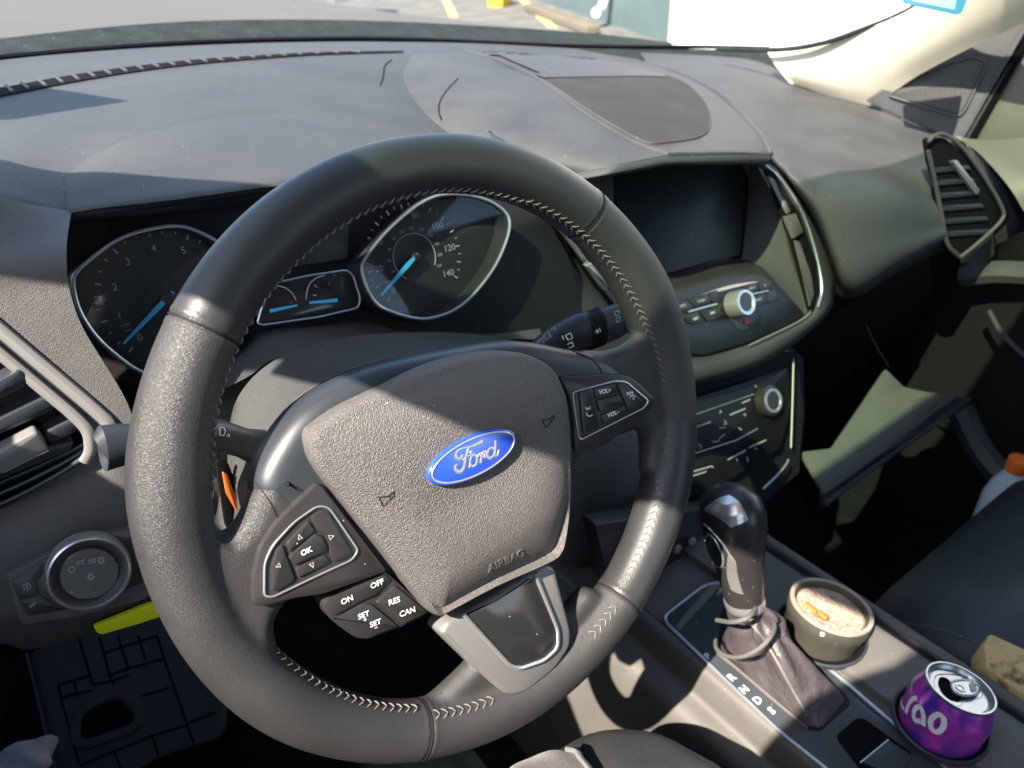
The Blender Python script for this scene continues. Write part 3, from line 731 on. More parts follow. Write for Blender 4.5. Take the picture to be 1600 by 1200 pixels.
plate('trim_gap', [(338, 720), (356, 722), (400, 830), (372, 860), (352, 820)], YPL(.118), M['void'], DB, .003, .0005, .003)
plate('orange_patch', [(348, 738), (356, 742), (373, 790), (371, 802), (354, 772)], YPL(.114), M['orange2'], DB, .002, .0005, .002, label='small orange patch in the gap behind the left stalk')  # flat orange plate set in the gap

# ---- instrument cluster
IC = link('instrument_cluster', (lambda bm: (slab(bm, rc(PP([(70, 330), (430, 270), (830, 290), (900, 420), (900, 600), (600, 600), (300, 640), (100, 560)], W(-.192)), .02), WN, rnd(.02, .002)), bm)[1])(newbm()), M['black'], DB)
def gauge(ringpx, fscale=.95):
    o = cr(PP(ringpx, W(-.166)), 4, True); c = sum(o, V((0, 0, 0)))/len(o)
    bm = newbm(); tube(bm, o, .0013, True, 8); bmesh.ops.recalc_face_normals(bm, faces=bm.faces)
    g = link('gauge_ring', bm, M['chrome_d'], DB)
    bm = newbm(); f = [c+(p-c)*fscale-WN*.02 for p in o]
    va = [bm.verts.new(c+(p-c)*.985) for p in o]; vb = [bm.verts.new(p) for p in f]
    for i in range(len(o)): bm.faces.new((va[i], va[(i+1) % len(o)], vb[(i+1) % len(o)], vb[i]))
    # outside skirt
    vc = [bm.verts.new(c+(p-c)*1.015) for p in o]; vd = [bm.verts.new(c+(p-c)*1.04-WN*.024) for p in o]
    for i in range(len(o)): bm.faces.new((vc[i], vd[i], vd[(i+1) % len(o)], vc[(i+1) % len(o)]))
    bmesh.ops.recalc_face_normals(bm, faces=bm.faces)
    link('gauge_wall', bm, M['dial'], DB)
    bm = newbm(); bm.faces.new([bm.verts.new(p+WN*.001) for p in f]); bmesh.ops.recalc_face_normals(bm, faces=bm.faces)
    link('dial_face', bm, M['dial'], DB)
    bm = newbm(); bm.faces.new([bm.verts.new(p-WN*.002) for p in o]); link('lens', bm, M['lens'], DB)
R1 = [(565, 420), (573, 401), (597, 370), (626, 342), (659, 317), (689, 305), (722, 304), (756, 311), (781, 324), (795, 342), (793, 370), (774, 415), (741, 459), (709, 485), (674, 497), (647, 497), (617, 489), (590, 476), (573, 449)]
L1 = [(115, 447), (120, 425), (154, 395), (191, 371), (239, 357), (278, 353), (308, 361), (341, 379), (362, 405), (372, 445), (368, 495), (345, 540), (310, 575), (270, 590), (221, 581), (176, 550), (146, 520), (124, 484)]
gauge(R1); gauge(L1)
FP = W(-.1835)
def dial(cx, cy, n0, n1, a0, a1, steps, rad, lab, lr, hpx, m_=M['mutedwhite'], sub=1):
    """ticks and numerals on the dial plane; angles clockwise from top in wheel axes"""
    c = HP(cx, cy, FP); bmt = newbm(); bmn = newbm()
    tot = (steps)*(sub)
    for i in range(tot+1):
        a = math.radians(a0+(a1-a0)*i/tot); d = UX*math.sin(a)+WV*math.cos(a)
        l = .004 if i % sub == 0 else .0024
        ribbon(bmt, [c+d*rad, c+d*(rad-l)], WN, .0011 if i % sub == 0 else .0008, .0004)
    for i, s in enumerate(lab):
        if not s: continue
        a = math.radians(a0+(a1-a0)*i/(len(lab)-1)); p = c+(UX*math.sin(a)+WV*math.cos(a))*lr
        q = RC @ (p-CC); px = (800+F*q[0]/q[2], 600+F*q[1]/q[2])
        textbm(bmn, s, px[0], px[1], 60, -13, FP, hpx, .0004, .0)
    link('scale_ticks', bmt, m_, DB, smooth=False); link('dial_numerals', bmn, m_, DB, smooth=False)
dial(648, 402, 0, 0, -128, 128, 14, .044, ['0', '20', '40', '60', '80', '100', '120', '140'], .034, 10, sub=2)
c = HP(648, 402, FP); bm = newbm()
tube(bm, [c+(UX*math.sin(math.radians(a))+WV*math.cos(math.radians(a)))*.0195 for a in range(-140, 126, 6)], .0004, False, 5); link('inner_scale', bm, M['mutedwhite'], DB)
bm = newbm(); c = HP(648, 402, FP)
for i_, t_ in enumerate(['20', '40', '60', '80', '100', '120', '140', '160', '180', '200', '220']):
    a_ = math.radians(-128+256*(i_+1)*20/225); p_ = RC @ (c+(UX*math.sin(a_)+WV*math.cos(a_))*.0235-CC)
    textbm(bm, t_, 800+F*p_[0]/p_[2], 600+F*p_[1]/p_[2], 60, -13, FP, 4.5, .0004)
link('inner_numerals', bm, M['mutedwhite'], DB, smooth=False)
dial(264, 464, 0, 0, -128, 100, 7, .046, ['0', '1', '2', '3', '4', '5', '6', '7'], .034, 11, sub=3)
for it in (('x1000', 196, 508, 60, -14, 4), ('r/min', 200, 516, 60, -14, 4), ('km/h', 606, 440, 60, -14, 4)): textobj('dial_lettering', [it], FP, M['mutedwhite'], DB)
def needle(x0, y0, x1, y1, w=5):
    bm = newbm(); p = PP([(x0+(x0-x1)*.12, y0+(y0-y1)*.12), (x0+(x1-x0)*.2, y0+(y1-y0)*.2), (x1, y1)], W(-.179)); ribbon(bm, p, WN, [w*.5/F, w*.75/F, w*.28/F], .001)
    ribbon(bm, [q-WN*.001 for q in p], WN, [w*.5/F, w*.75/F, w*.28/F], 0); link('needle', bm, M['needle'], DB, smooth=False)
needle(646, 404, 595, 462, 5.5); needle(262, 465, 193, 537, 5.5)
bm = newbm(); lathe(bm, HP(262, 466, W(-.182)), [(.005, 0), (.005, .0035), (.0035, .0045)], 24, WN); lathe(bm, HP(648, 402, W(-.182)), [(.004, 0), (.004, .0030), (.0025, .004)], 24, WN); link('needle_hub', bm, M['dial'], DB)
sg = [(402, 505), (411, 475), (425, 443), (485, 430), (542, 422), (552, 430), (563, 466), (560, 481), (500, 495), (410, 508)]
pts = rc(PP(sg, W(-.174)), .004); bm = newbm(); tube(bm, pts, .0008, True, 6); link('gauge_ring', bm, M['chrome_d'], DB)
bm = newbm(); slab(bm, rc(PP(sg, W(-.180)), .004), WN, rnd(.01, .001)); link('small_dial_face', bm, M['gloss'], DB)
SP_ = W(-.1785)
def needle2(x0, y0, x1, y1, w0, w1):
    bm = newbm(); p = PP([(x0, y0), (x1, y1)], off(SP_, .001)); ribbon(bm, p, WN, [w0*.55/F, w1*.55/F], .0006); link('needle', bm, M['needle'], DB, smooth=False)
needle2(421, 486, 464, 477, 6, 3); needle2(527, 469, 483, 473, 6, 4)
strokes('fuel_scale', [[(478, 468), (479, 456), (484, 443), (495, 434), (508, 430)], [(489, 461), (494, 462)], [(491, 445), (495, 449)]], SP_, 1.8, M['mutedwhite'], DB, .0005, 4)
strokes('temperature_scale', [[(432, 446), (446, 450), (457, 459), (462, 469)]], SP_, 1.8, M['mutedwhite'], DB, .0005, 4)
textobj('warning_letter', [('H', 455, 473, 60, -12, 4), ('F', 514, 443, 60, -12, 5)], SP_, M['red'], DB)
plate('trip_display', [(455, 345), (545, 330), (545, 405), (440, 420)], W(-.183), M['screen'], DB, .004, .001, .003)
# cluster lower brow and right cheek
netobj('cluster_brow', NY([
 [(225, 590, .205), (300, 590, .21), (380, 540, .21), (410, 515, .21), (500, 503, .215), (570, 492, .22), (620, 500, .22), (690, 508, .22), (760, 480, .22), (800, 440, .22)],
 [(225, 610, .18), (300, 600, .185), (380, 555, .185), (420, 528, .19), (500, 515, .195), (570, 506, .2), (630, 515, .2), (700, 518, .2), (775, 500, .2), (830, 480, .2)],
 [(240, 650, .16), (310, 625, .165), (385, 590, .17), (430, 560, .175), (510, 540, .18), (590, 530, .185), (640, 530, .185), (710, 530, .185), (790, 530, .18), (850, 530, .175)]]), M['dash'], DB, 5)
netobj('cluster_cheek', NY([
 [(790, 292, .235), (815, 298, .232), (845, 320, .228), (862, 335, .23)],
 [(800, 345, .228), (830, 350, .224), (862, 362, .218), (885, 375, .222)],
 [(800, 400, .222), (840, 410, .212), (885, 420, .206), (915, 425, .212)],
 [(780, 470, .215), (840, 480, .20), (915, 480, .192), (955, 482, .2)],
 [(760, 530, .2), (850, 545, .185), (930, 545, .178), (990, 535, .19)],
 [(760, 600, .2), (860, 600, .18), (950, 600, .175), (1020, 600, .18)]]), M['dash'], DB, 5, .02)
tubeobj('cheek_rail', [(840, 325), (870, 350), (905, 395), (960, 470), (1000, 525)], YPL(.2), .0028, M['chrome_d'], DB)
# centre-left vent (mostly behind the rim)
plate('vent_cavity', [(862, 320), (905, 340), (975, 430), (1015, 520), (990, 525), (930, 450)], YPL(.205), M['void'], DB, .03, .001, .004)
for q in ([(885, 352), (898, 360), (960, 450), (955, 456)], [(905, 375), (912, 372), (975, 470), (970, 476)]): plate('vent_slat', q, YPL(.196), M['gloss'], DB, .004, .0008, .001)
plate('vent_tab', [(917, 416), (925, 411), (953, 447), (946, 455)], YPL(.188), M['chrome'], DB, .006, .001, .001)
tubeobj('vent_surround', [(862, 322), (880, 335), (905, 365), (928, 398)], YPL(.195), .0022, M['chrome'], DB)
plate('defrost_clip', [(762, 203), (772, 208), (800, 228), (790, 232), (770, 222)], YPL(.30), M['chrome_d'], DB, .004, .001, .001, label='small bright clip showing just above the wheel rim')

# ---- left side vent
plate('vent_cavity', [(-180, 370), (0, 540), (128, 652), (142, 690), (80, 760), (-180, 890)], YPL(.175), M['void'], DB, .01, .001, .004)
def trimline(px, y, r, ry, m_, name='vent_trim'):
    pts = rc([HP(a, b, (V((-.19, .150+(y-.139), .09)), V((-.20, -.93, .27)).normalized())) for a, b in px], .012, closed=False); bm = newbm(); tube(bm, pts, r, False, 10, up=V((0, -1, 0)), ry=ry); bmesh.ops.recalc_face_normals(bm, faces=bm.faces); link(name, bm, m_, DB)
M['ventsilver'] = mat('vent_silver_paint', (.23, .22, .21), .38, metal=.35, spec=.5)
trimline([(-150, 386), (0, 515), (140, 633), (172, 662), (176, 690)], .139, .0040, .003, M['ventsilver'])
trimline([(-150, 405), (0, 532), (130, 648), (155, 672), (158, 700)], .143, .0036, .002, M['hub'])
trimline([(-150, 425), (0, 552), (115, 648), (140, 674), (142, 705), (132, 722)], .139, .0036, .003, M['ventsilver'])
for q in ([(-60, 628), (32, 577), (47, 592), (38, 606), (-60, 652)], [(-60, 684), (74, 619), (94, 630), (80, 644), (-60, 706)], [(68, 678), (114, 655), (126, 664), (118, 677), (78, 696)], [(-60, 755), (60, 700), (118, 690), (110, 706), (-60, 775)]):
    plate('vent_slat', q, YPL(.142), M['hub'], DB, .012, .0015, .003)
plate('vent_tab', [(-60, 735), (-6, 708), (58, 674), (68, 688), (78, 704), (4, 740), (-60, 765)], YPL(.134), M['ventsilver'], DB, .010, .0015, .003)
strokes('tab_edge', [[(4, 738), (40, 720), (76, 703)]], YPL(.1325), 1.6, M['chrome'], DB, .0006)
for i in range(3): trimline([(-60, 815-i*18), (40, 770-i*16), (110, 730-i*12), (150, 700-i*8)], .150+.004*i, .0016, .0016, M['hub'], 'vent_step')

# ---- headlight switch panel
HS = (V((0, .086, -.07)), V((-.05, -.93, .36)).normalized())
HSP = link('headlight_switch', (lambda bm: (slab(bm, rc(PP([(7, 900), (16, 893), (90, 858), (150, 838), (225, 824), (260, 900), (235, 935), (120, 965), (38, 978), (30, 972)], HS), .006), HS[1], rnd(.012, .0015)), bm)[1])(newbm()), M['bolster'], DB)
plate('light_switch_face', [(18, 908), (70, 872), (150, 846), (225, 838), (240, 905), (120, 950), (42, 963)], off(HS, .0012), M['satin'], DB, .004, .0006, .004)
btnp = off(HS, .0018)
plate('fog_light_button', [(19, 908), (67, 878), (69, 895), (58, 908), (62, 928), (28, 936)], btnp, M['button'], DB, .003, .0006, .001)
plate('tailgate_button', [(29, 939), (64, 930), (78, 940), (100, 952), (41, 962)], btnp, M['button'], DB, .003, .0006, .001)
kc = HP(140, 897, off(HS, .010)); kr = .0225
nn = HS[1]
bm = newbm(); lathe(bm, kc-nn*.012, [(kr*1.02, 0), (kr*1.02, .009), (kr*.97, .012), (kr*.92, .0125), (kr*.90, .0115)], 64, nn, capt=False); KN = link('switch_knob', bm, M['chrome'], DB)
bm = newbm(); lathe(bm, kc-nn*.012, [(kr*.90, .006), (kr*.90, .0116), (kr*.74, .0112), (kr*.70, .0106), (kr*.69, .0117), (kr*.66, .0122), (.002, .0122)], 64, nn); link('knob_face', bm, M['satin'], DB)
KP = (kc-nn*.012+nn*.0124, nn)
circ = lambda cx, cy, r, n=14: [(cx+r*math.cos(2*PI*k/n), cy+r*math.sin(2*PI*k/n)) for k in range(n+1)]
sun_ = lambda cx, cy, r: [circ(cx, cy, r*.5, 10)]+[[(cx+math.cos(k*PI/4)*r*.65, cy+math.sin(k*PI/4)*r*.65), (cx+math.cos(k*PI/4)*r, cy+math.sin(k*PI/4)*r)] for k in range(8)]
strokes('switch_symbol', [circ(112, 890, 4.6), [(119, 880), (123, 876), (123, 882), (119, 880)], [(126, 877), (132, 874)], [(126, 880), (132, 880)], [(138, 876), (143, 874)], [(138, 880), (143, 878)], [(145, 873), (149, 872), (148, 879), (144, 879), (145, 873)]]+sun_(142, 901, 6.5)+sun_(158, 875, 6.5), KP, 1.2, M['mutedwhite'], DB, .0003)
strokes('switch_symbol', [[(41, 911), (46, 912), (48, 918), (44, 922), (41, 911)], [(35, 913), (39, 913)], [(35, 917), (39, 917)], [(36, 921), (40, 921)], [(46, 948), (51, 943), (57, 940), (54, 945), (47, 949)]], off(btnp, .0006), 1.1, M['mutedwhite'], DB, .0004)

# ---- centre pod
ridge = [(728, 79, .66), (795, 99, .57), (850, 129, .45), (912, 175, .335), (987, 220, .25), (1045, 242, .21)]
foot = [(620, 88, .71), (610, 115, .61), (640, 165, .49), (700, 212, .40), (790, 250, .32), (890, 272, .252)]
rows = []
for (x0, y0, d0), (x1, y1, d1) in zip(foot, ridge):
    rows.append([HY(x0+(x1-x0)*t, y0+(y1-y0)*t, d0+(d1-d0)*t-.02*math.sin(PI*min(t*1.05, 1))) for t in (0, .25, .5, .75, 1)])
netobj('pod_shoulder', rows, M['dash'], DB, 6, label='curved shoulder of the raised pod above the screen')
redge = [(1000, 98, .635), (1052, 111, .55), (1112, 139, .43), (1156, 175, .335), (1188, 210, .262), (1202, 236, .228)]
rows = []
for (x0, y0, d0), (x1, y1, d1) in zip(ridge, redge):
    rows.append([HY(x0+(x1-x0)*t, y0+(y1-y0)*t, d0+(d1-d0)*t-.012*math.sin(PI*t)) for t in (0, .33, .66, 1)])
netobj('pod_lid', rows, M['dash'], DB, 6)
pts = cr([HY(x, y, d) for x, y, d in ridge], 6)
bm = newbm(); tube(bm, pts, .0022, False, 8); bmesh.ops.recalc_face_normals(bm, faces=bm.faces); link('pod_edge', bm, M['dash'], DB)
pts = cr([HY(x, y, d) for x, y, d in redge]+[HY(1200, 241, .226), HY(1147, 240.5, .2105), HY(1096, 242, .2057), HY(1045, 242, .211)], 5)
bm = newbm(); tube(bm, pts, .0030, False, 10, ry=.003); bmesh.ops.recalc_face_normals(bm, faces=bm.faces); link('pod_edge', bm, M['dash'], DB)
PT = bvh(bpy.data.objects['pod_lid']); PS = bvh(bpy.data.objects['pod_shoulder'])
TRAYR = [[(752, 84), (850, 81), (960, 99), (1046, 120)], [(845, 125), (930, 120), (1020, 122), (1078, 136)], [(905, 165), (985, 158), (1060, 155), (1104, 165)], [(958, 198), (1020, 190), (1078, 186), (1109, 198)], [(1008, 224), (1040, 224), (1072, 220), (1095, 214)]]
drapenet('pod_tray', TRAYR, PT, M['traymat'], DB, .0012)
def outline(R_): return R_[0]+[r[-1] for r in R_[1:-1]]+R_[-1][::-1]+[r[0] for r in R_[1:-1]][::-1]
drapestroke('tray_lip', [outline(TRAYR)+[TRAYR[0][0]]], PT, 3.2, M['dash'], DB, .001)
drapenet('speaker_grille', [[(756, 85), (850, 83), (960, 100), (1036, 118)], [(800, 104), (880, 100), (985, 112), (1038, 120)], [(850, 124), (930, 122), (1005, 121), (1040, 122)]], PT, M['mesh'], DB, .0022)
drapestroke('panel_gap', [[(716, 123), (700, 140), (688, 158), (686, 175), (690, 188)]], PS, 2.2, M['void'], DB, .0003)
netobj('pod_side', [[HY(x, y, d) for x, y, d in redge], [HY(x+1, y+3, d+.002) for x, y, d in redge], [HY(x+1, y+5, d+.06) for x, y, d in redge]], M['dash'], DB, 5)
r0_ = [(890, 272, .252), (929, 264.5, .2257), (967.5, 257, .2105), (1006, 249.5, .208), (1045, 242, .21), (1096, 240.3, .2049), (1147, 238.7, .2096), (1202, 237, .228)]
netobj('pod_front', NY([[(x, y, d+.001) for x, y, d in r0_], [(x+1, y+6, d-.005) for x, y, d in r0_], [(x+1, y+12+i*.6, d-.006) for i, (x, y, d) in enumerate(r0_)], [(x+1, y+15+i*.6, d+.006) for i, (x, y, d) in enumerate(r0_)], [(x, y+16, d+.05) for x, y, d in r0_]]), M['dash'], DB, 4)
# passenger side skin
netobj('passenger_panel', NY([
 [(1000, 82, .84), (1120, 88, .77), (1190, 98, .68), (1262, 134, .53), (1350, 158, .41), (1430, 182, .33), (1520, 216, .245)],
 [(1020, 112, .68), (1090, 115, .64), (1150, 132, .55), (1230, 170, .43), (1320, 195, .34), (1400, 225, .27), (1480, 255, .2)],
 [(1070, 165, .50), (1125, 165, .48), (1180, 190, .40), (1250, 225, .32), (1320, 245, .27), (1390, 270, .22), (1455, 295, .175)],
 [(1194, 245, .31), (1209, 252, .28), (1231, 266, .25), (1278, 286, .22), (1330, 294, .196), (1400, 303, .17), (1465, 325, .152)],
 [(1252, 320, .285), (1260, 328, .255), (1275, 345, .215), (1297, 366, .185), (1340, 375, .165), (1400, 365, .152), (1475, 352, .142)],
 [(1286, 398, .27), (1294, 414, .235), (1306, 434, .195), (1320, 450, .166), (1348, 448, .152), (1400, 415, .147), (1480, 372, .14)],
 [(1296, 450, .27), (1302, 456, .25), (1312, 462, .23), (1324, 466, .215), (1352, 458, .205), (1405, 425, .2), (1485, 385, .19)]]), M['dash'], DB, 6)
netobj('upper_trim_strip', NY([[(880, 70, .90), (1000, 74, .87), (1100, 77, .83), (1180, 78, .77), (1216, 82, .70)], [(880, 78, .86), (1000, 92, .80), (1100, 104, .74), (1180, 116, .64), (1236, 127, .56)]]), M['cowl'], DB, 5)
# lower passenger dash and glovebox
netobj('passenger_lower_panel', NY([
 [(1235, 500, .30), (1300, 490, .26), (1350, 458, .235), (1420, 415, .21), (1500, 380, .2), (1560, 400, .19), (1640, 420, .18)],
 [(1235, 560, .32), (1300, 540, .29), (1380, 520, .27), (1440, 520, .24), (1520, 500, .22), (1600, 500, .2), (1660, 500, .18)],
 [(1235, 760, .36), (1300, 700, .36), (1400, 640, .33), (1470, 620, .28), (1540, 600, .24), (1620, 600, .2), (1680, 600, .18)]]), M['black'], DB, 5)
strokes('glovebox_edge', [[(1352, 508), (1370, 545), (1388, 573)]], YPL(.17), 2, M['hub'], DB, .002)
# glovebox: open bin, lid leaning back into the cabin
gz = -.40
M['bin'] = mat('glovebox_plastic', (.075, .078, .066), .6, var=.1)
ga, gb_, gc_ = HZ(1250, 706, -.37), HZ(1288, 772, -.405), HZ(1490, 618, -.385)
gn = (gb_-ga).cross(gc_-ga).normalized(); gn = gn if gn.z > 0 else -gn
plate('glovebox_bin', [(1252, 706), (1300, 700), (1345, 634), (1384, 576), (1412, 604), (1446, 612), (1500, 617), (1400, 688), (1290, 772)], (ga, gn), M['bin'], DB, .006, .001, .004, label='dim inside of the open glovebox with a pale sunlit patch')
bm = newbm(); slab(bm, rc([HZ(1282, 795, -.44), HZ(1288, 762, -.40), HZ(1445, 612, -.385), HZ(1524, 622, -.40)], .008), (HZ(1524, 622, -.40)-HZ(1282, 795, -.44)).cross(HZ(1445, 612, -.385)-HZ(1282, 795, -.44)).normalized(), rnd(.012, .002))
link('glovebox_lid', bm, M['hub'], DB, label='edge of the open glovebox lid')
for q, zz in (([(1288, 788), (1400, 705), (1515, 624)], -.425), ([(1284, 772), (1390, 695), (1490, 618)], -.40)):
    tubeobj('lid_rib', q, ZPL(zz+.02), .004, M['dash'], DB, curve=5)
plate('glovebox_left_wall', [(1240, 545), (1256, 560), (1262, 705), (1245, 705)], YPL(.19), M['hub'], DB, .01, .002, .003)

# ---- centre stack
plate('screen_recess', [(880, 238), (1200, 232), (1215, 330), (1172, 430), (1000, 450), (880, 400)], off(SPL, -.046), M['hub'], DB, .01, .002, .004)
SCR = plate('display_screen', [(957, 250), (1165, 240), (1163, 300), (1157, 398), (1100, 412), (1030, 432), (975, 440)], off(SPL, -.036), M['screen'], DB, .006, .0015, .004, label='dark infotainment display screen')
netobj('recess_side', [[HP(x, y, off(SPL, h)) for x, y, h in r] for r in [[(1169, 236, -.04), (1180, 238, -.02), (1190, 242, -.006)], [(1168, 320, -.04), (1192, 322, -.02), (1217, 328, -.005)], [(1159, 402, -.036), (1200, 412, -.02), (1240, 422, -.004)], [(1150, 412, -.03), (1205, 440, -.012), (1260, 494, -.003)]]], M['dash'], DB, 5)
plate('screen_cheek', [(850, 258), (958, 255), (966, 425), (930, 420), (870, 310)], off(SPL, -.018), M['dash'], DB, .01, .002, .003)
rp = off(SPL, -.002)
netobj('radio_shelf', [[HP(x, y, off(SPL, h)) for x, y, h in r] for r in [[(1000, 440, -.03), (1060, 425, -.03), (1130, 408, -.03), (1165, 406, -.03), (1192, 418, -.018)], [(1010, 462, -.010), (1070, 448, -.008), (1140, 430, -.008), (1185, 424, -.008), (1212, 440, -.008)], [(1015, 480, -.003), (1072, 468, -.002), (1140, 446, -.002), (1200, 440, -.002), (1222, 455, -.002)]]], M['satin'], DB, 5)
plate('radio_panel', [(1030, 480), (1068, 470), (1200, 436), (1222, 450), (1256, 488), (1250, 500), (1170, 535), (1100, 556), (1082, 552), (1040, 530)], rp, M['piano'], DB, .02, .0015, .006)
rb = off(rp, .0012)
def zc(X, Y): return (1040+X/6, 420+Y/6)
for q in ([(95, 320), (195, 290), (270, 365), (120, 425), (60, 400)], [(205, 285), (380, 228), (440, 300), (280, 358)], [(390, 225), (490, 195), (500, 300), (450, 310)], [(160, 440), (300, 395), (360, 490), (280, 520), (230, 510), (150, 450)], [(320, 400), (480, 350), (570, 440), (400, 495)], [(740, 160), (860, 125), (880, 200), (760, 235)], [(870, 122), (975, 100), (1010, 165), (1000, 180), (890, 200)], [(780, 260), (930, 225), (960, 320), (830, 365)], [(940, 222), (1030, 200), (1060, 290), (970, 320)]):
    btn(q, rb, DB, .0012, zc, M['button'], 'radio_button', .002)
plate('hazard_button', [zc(*p) for p in [(600, 470), (830, 400), (870, 440), (880, 520), (840, 560), (720, 580), (680, 570)]], rb, M['button'], DB, .002, .0008, .003)
tr3 = [zc(738, 525), (zc(798, 500)), zc(745, 462), zc(738, 525), zc(798, 500)]
bm = newbm(); bm.faces.new([bm.verts.new(HP(*p, off(rb, .0012))) for p in tr3[:3]]); link('hazard_triangle', bm, M['red'], DB, smooth=False)
tubeobj('chrome_bar', [zc(215, 403), zc(480, 330)], off(rb, .002), .0013, M['chrome'], DB, curve=0); tubeobj('chrome_bar', [zc(760, 250), zc(960, 205)], off(rb, .002), .0013, M['chrome'], DB, curve=0)
for it in (('TUNE+', *zc(335, 300), 60, -18, 4), ('SEEK', *zc(160, 345), 60, -18, 4), ('MENU', *zc(810, 180), 60, -18, 3.5), ('SOUND', *zc(865, 290), 60, -18, 3.5)): textobj('radio_lettering', [it], off(rb, .0015), M['mutedwhite'], DB, bold=.02)
for q in ([(255, 470), (300, 452)], [(262, 480), (305, 462)], [(415, 415), (460, 400)], [(420, 425), (462, 410)], [(925, 145), (935, 165)]): strokes('radio_symbol', [[zc(*p) for p in q]], off(rb, .0015), 1.8, M['mutedwhite'], DB)
kc = HP(1148, 468, rb); sn = SPL[1]
kax = (HP(*zc(660, 235), off(rb, .026))-HP(*zc(640, 330), rb)).normalized()
k0 = HP(*zc(635, 340), rb)
bm = newbm(); lathe(bm, k0, [(.0165, 0), (.0165, .017), (.0155, .020), (.0145, .0205)], 48, sn, capt=False); link('volume_knob', bm, M['ventsilver'], DB)
bm = newbm(); lathe(bm, k0, [(.0158, .019), (.0150, .0212), (.0120, .0212), (.0108, .0200)], 48, sn, capt=False); link('knob_ring', bm, M['chrome'], DB)
bm = newbm(); lathe(bm, k0, [(.0110, .012), (.0110, .0198), (.002, .0202)], 48, sn); link('knob_cap', bm, M['satin'], DB)
textobj('knob_lettering', [('VOL', *zc(668, 240), 60, -16, 3.4)], (k0+sn*.0207, sn), M['mutedwhite'], DB)
# frame band round the stack
inn = [(1186, 262), (1222, 330), (1246, 400), (1262, 470), (1258, 496), (1170, 540), (1085, 562), (1020, 566)]
out = [(1202, 250), (1262, 320), (1296, 400), (1306, 450), (1288, 498), (1200, 566), (1100, 600), (1020, 612)]
rows = []
for (x0, y0), (x1, y1) in zip(inn, out):
    rows.append([HP(x0+(x1-x0)*t, y0+(y1-y0)*t, off(SPL, h)) for t, h in ((0, -.004), (.3, .004), (.68, .003), (.88, -.006), (1, -.03))])
netobj('stack_frame', rows, M['dash'], DB, 6, .03, V((0, 1, 0)))
tubeobj('stack_inner_trim', inn[:6], off(SPL, .002), .0012, M['ventsilver'], DB, curve=5)
plate('side_vent_cavity', [(1196, 262), (1212, 270), (1250, 335), (1276, 410), (1281, 455), (1272, 482), (1264, 485), (1252, 440), (1228, 350), (1205, 290)], off(SPL, .0055), M['void'], DB, .003, .0005, .003)
plate('vent_slat', [(1242, 375), (1250, 378), (1268, 430), (1272, 460), (1266, 478), (1258, 440)], off(SPL, .0075), M['conside'], DB, .003, .0008, .001)
plate('vent_slat', [(1200, 275), (1210, 280), (1236, 330), (1230, 334)], off(SPL, .0072), M['ventsilver'], DB, .003, .0008, .001)
plate('vent_tab', [(1228, 337), (1244, 333), (1256, 362), (1242, 372)], off(SPL, .011), M['conside'], DB, .006, .0012, .001)
tubeobj('vent_surround', [(1196, 258), (1222, 282), (1255, 335), (1276, 400), (1284, 450), (1278, 480)], off(SPL, .0062), .0014, M['chrome_d'], DB)
# climate panel
CLP = off(SPL, -.035)
plate('stack_body', [(1000, 600), (1245, 545), (1258, 640), (1250, 740), (1180, 800), (1000, 870)], off(SPL, -.05), M['black'], DB, .04, .003, .004)
plate('climate_panel', [(1040, 640), (1090, 620), (1232, 575), (1236, 640), (1220, 700), (1150, 745), (1040, 790)], CLP, M['climate'], DB, .014, .002, .004)
c0 = HP(1208, 626, off(CLP, .012))
bm = newbm(); lathe(bm, c0-sn*.012, [(.0205, 0), (.020, .010), (.016, .012), (.0155, .012)], 40, sn, capt=False); link('climate_knob', bm, M['satin'], DB)
bm = newbm(); lathe(bm, c0-sn*.012, [(.0165, .0095), (.0155, .0135), (.0125, .0135), (.0118, .012)], 40, sn, capt=False); link('knob_ring', bm, M['chrome'], DB)
bm = newbm(); lathe(bm, c0-sn*.012, [(.0120, .005), (.0118, .0122), (.002, .0126)], 40, sn); link('knob_cap', bm, M['satin'], DB)
def zk(X, Y): return (1070+X/6, 580+Y/6)
strokes('climate_symbol', [[zk(*p) for p in l] for l in [[(100, 525), (240, 475)], [(420, 410), (565, 350)], [(530, 300), (610, 265)], [(600, 715), (760, 645)], [(400, 830), (570, 740)], [(60, 945), (250, 890), (265, 905)], [(60, 985), (200, 940)]]], off(CLP, .0005), 2, M['mutedwhite'], DB, .0006)
strokes('climate_symbol', [[zk(*p) for p in l] for l in [[(325, 365), (345, 380), (320, 390)], [(370, 460), (390, 490), (360, 500), (380, 530), (320, 530)], [(255, 660), (310, 660), (330, 620), (375, 590)], [(120, 690), (150, 690), (140, 730)], [(545, 410), (570, 400), (560, 425)], [(500, 530), (530, 550)], [(480, 820), (490, 840)], [(580, 800), (590, 850)], [(650, 720), (670, 730)], [(655, 130), (670, 150)]]], off(CLP, .0005), 1.6, M['mutedwhite'], DB, .0006)
tubeobj('climate_divider', [zk(90, 410), zk(650, 215)], off(CLP, .001), .0008, M['chrome_d'], DB, curve=0); tubeobj('climate_divider', [zk(100, 770), zk(480, 650), zk(680, 540)], off(CLP, .001), .0008, M['chrome_d'], DB, curve=0)
tubeobj('stack_chrome_edge', [(1192, 764), (1215, 742), (1228, 726), (1232, 718)], off(SPL, -.03), .0015, M['chrome'], DB)
tubeobj('stack_side_trim', [(1240, 560), (1238, 640), (1236, 700)], off(SPL, -.034), .0012, M['ventsilver'], DB)

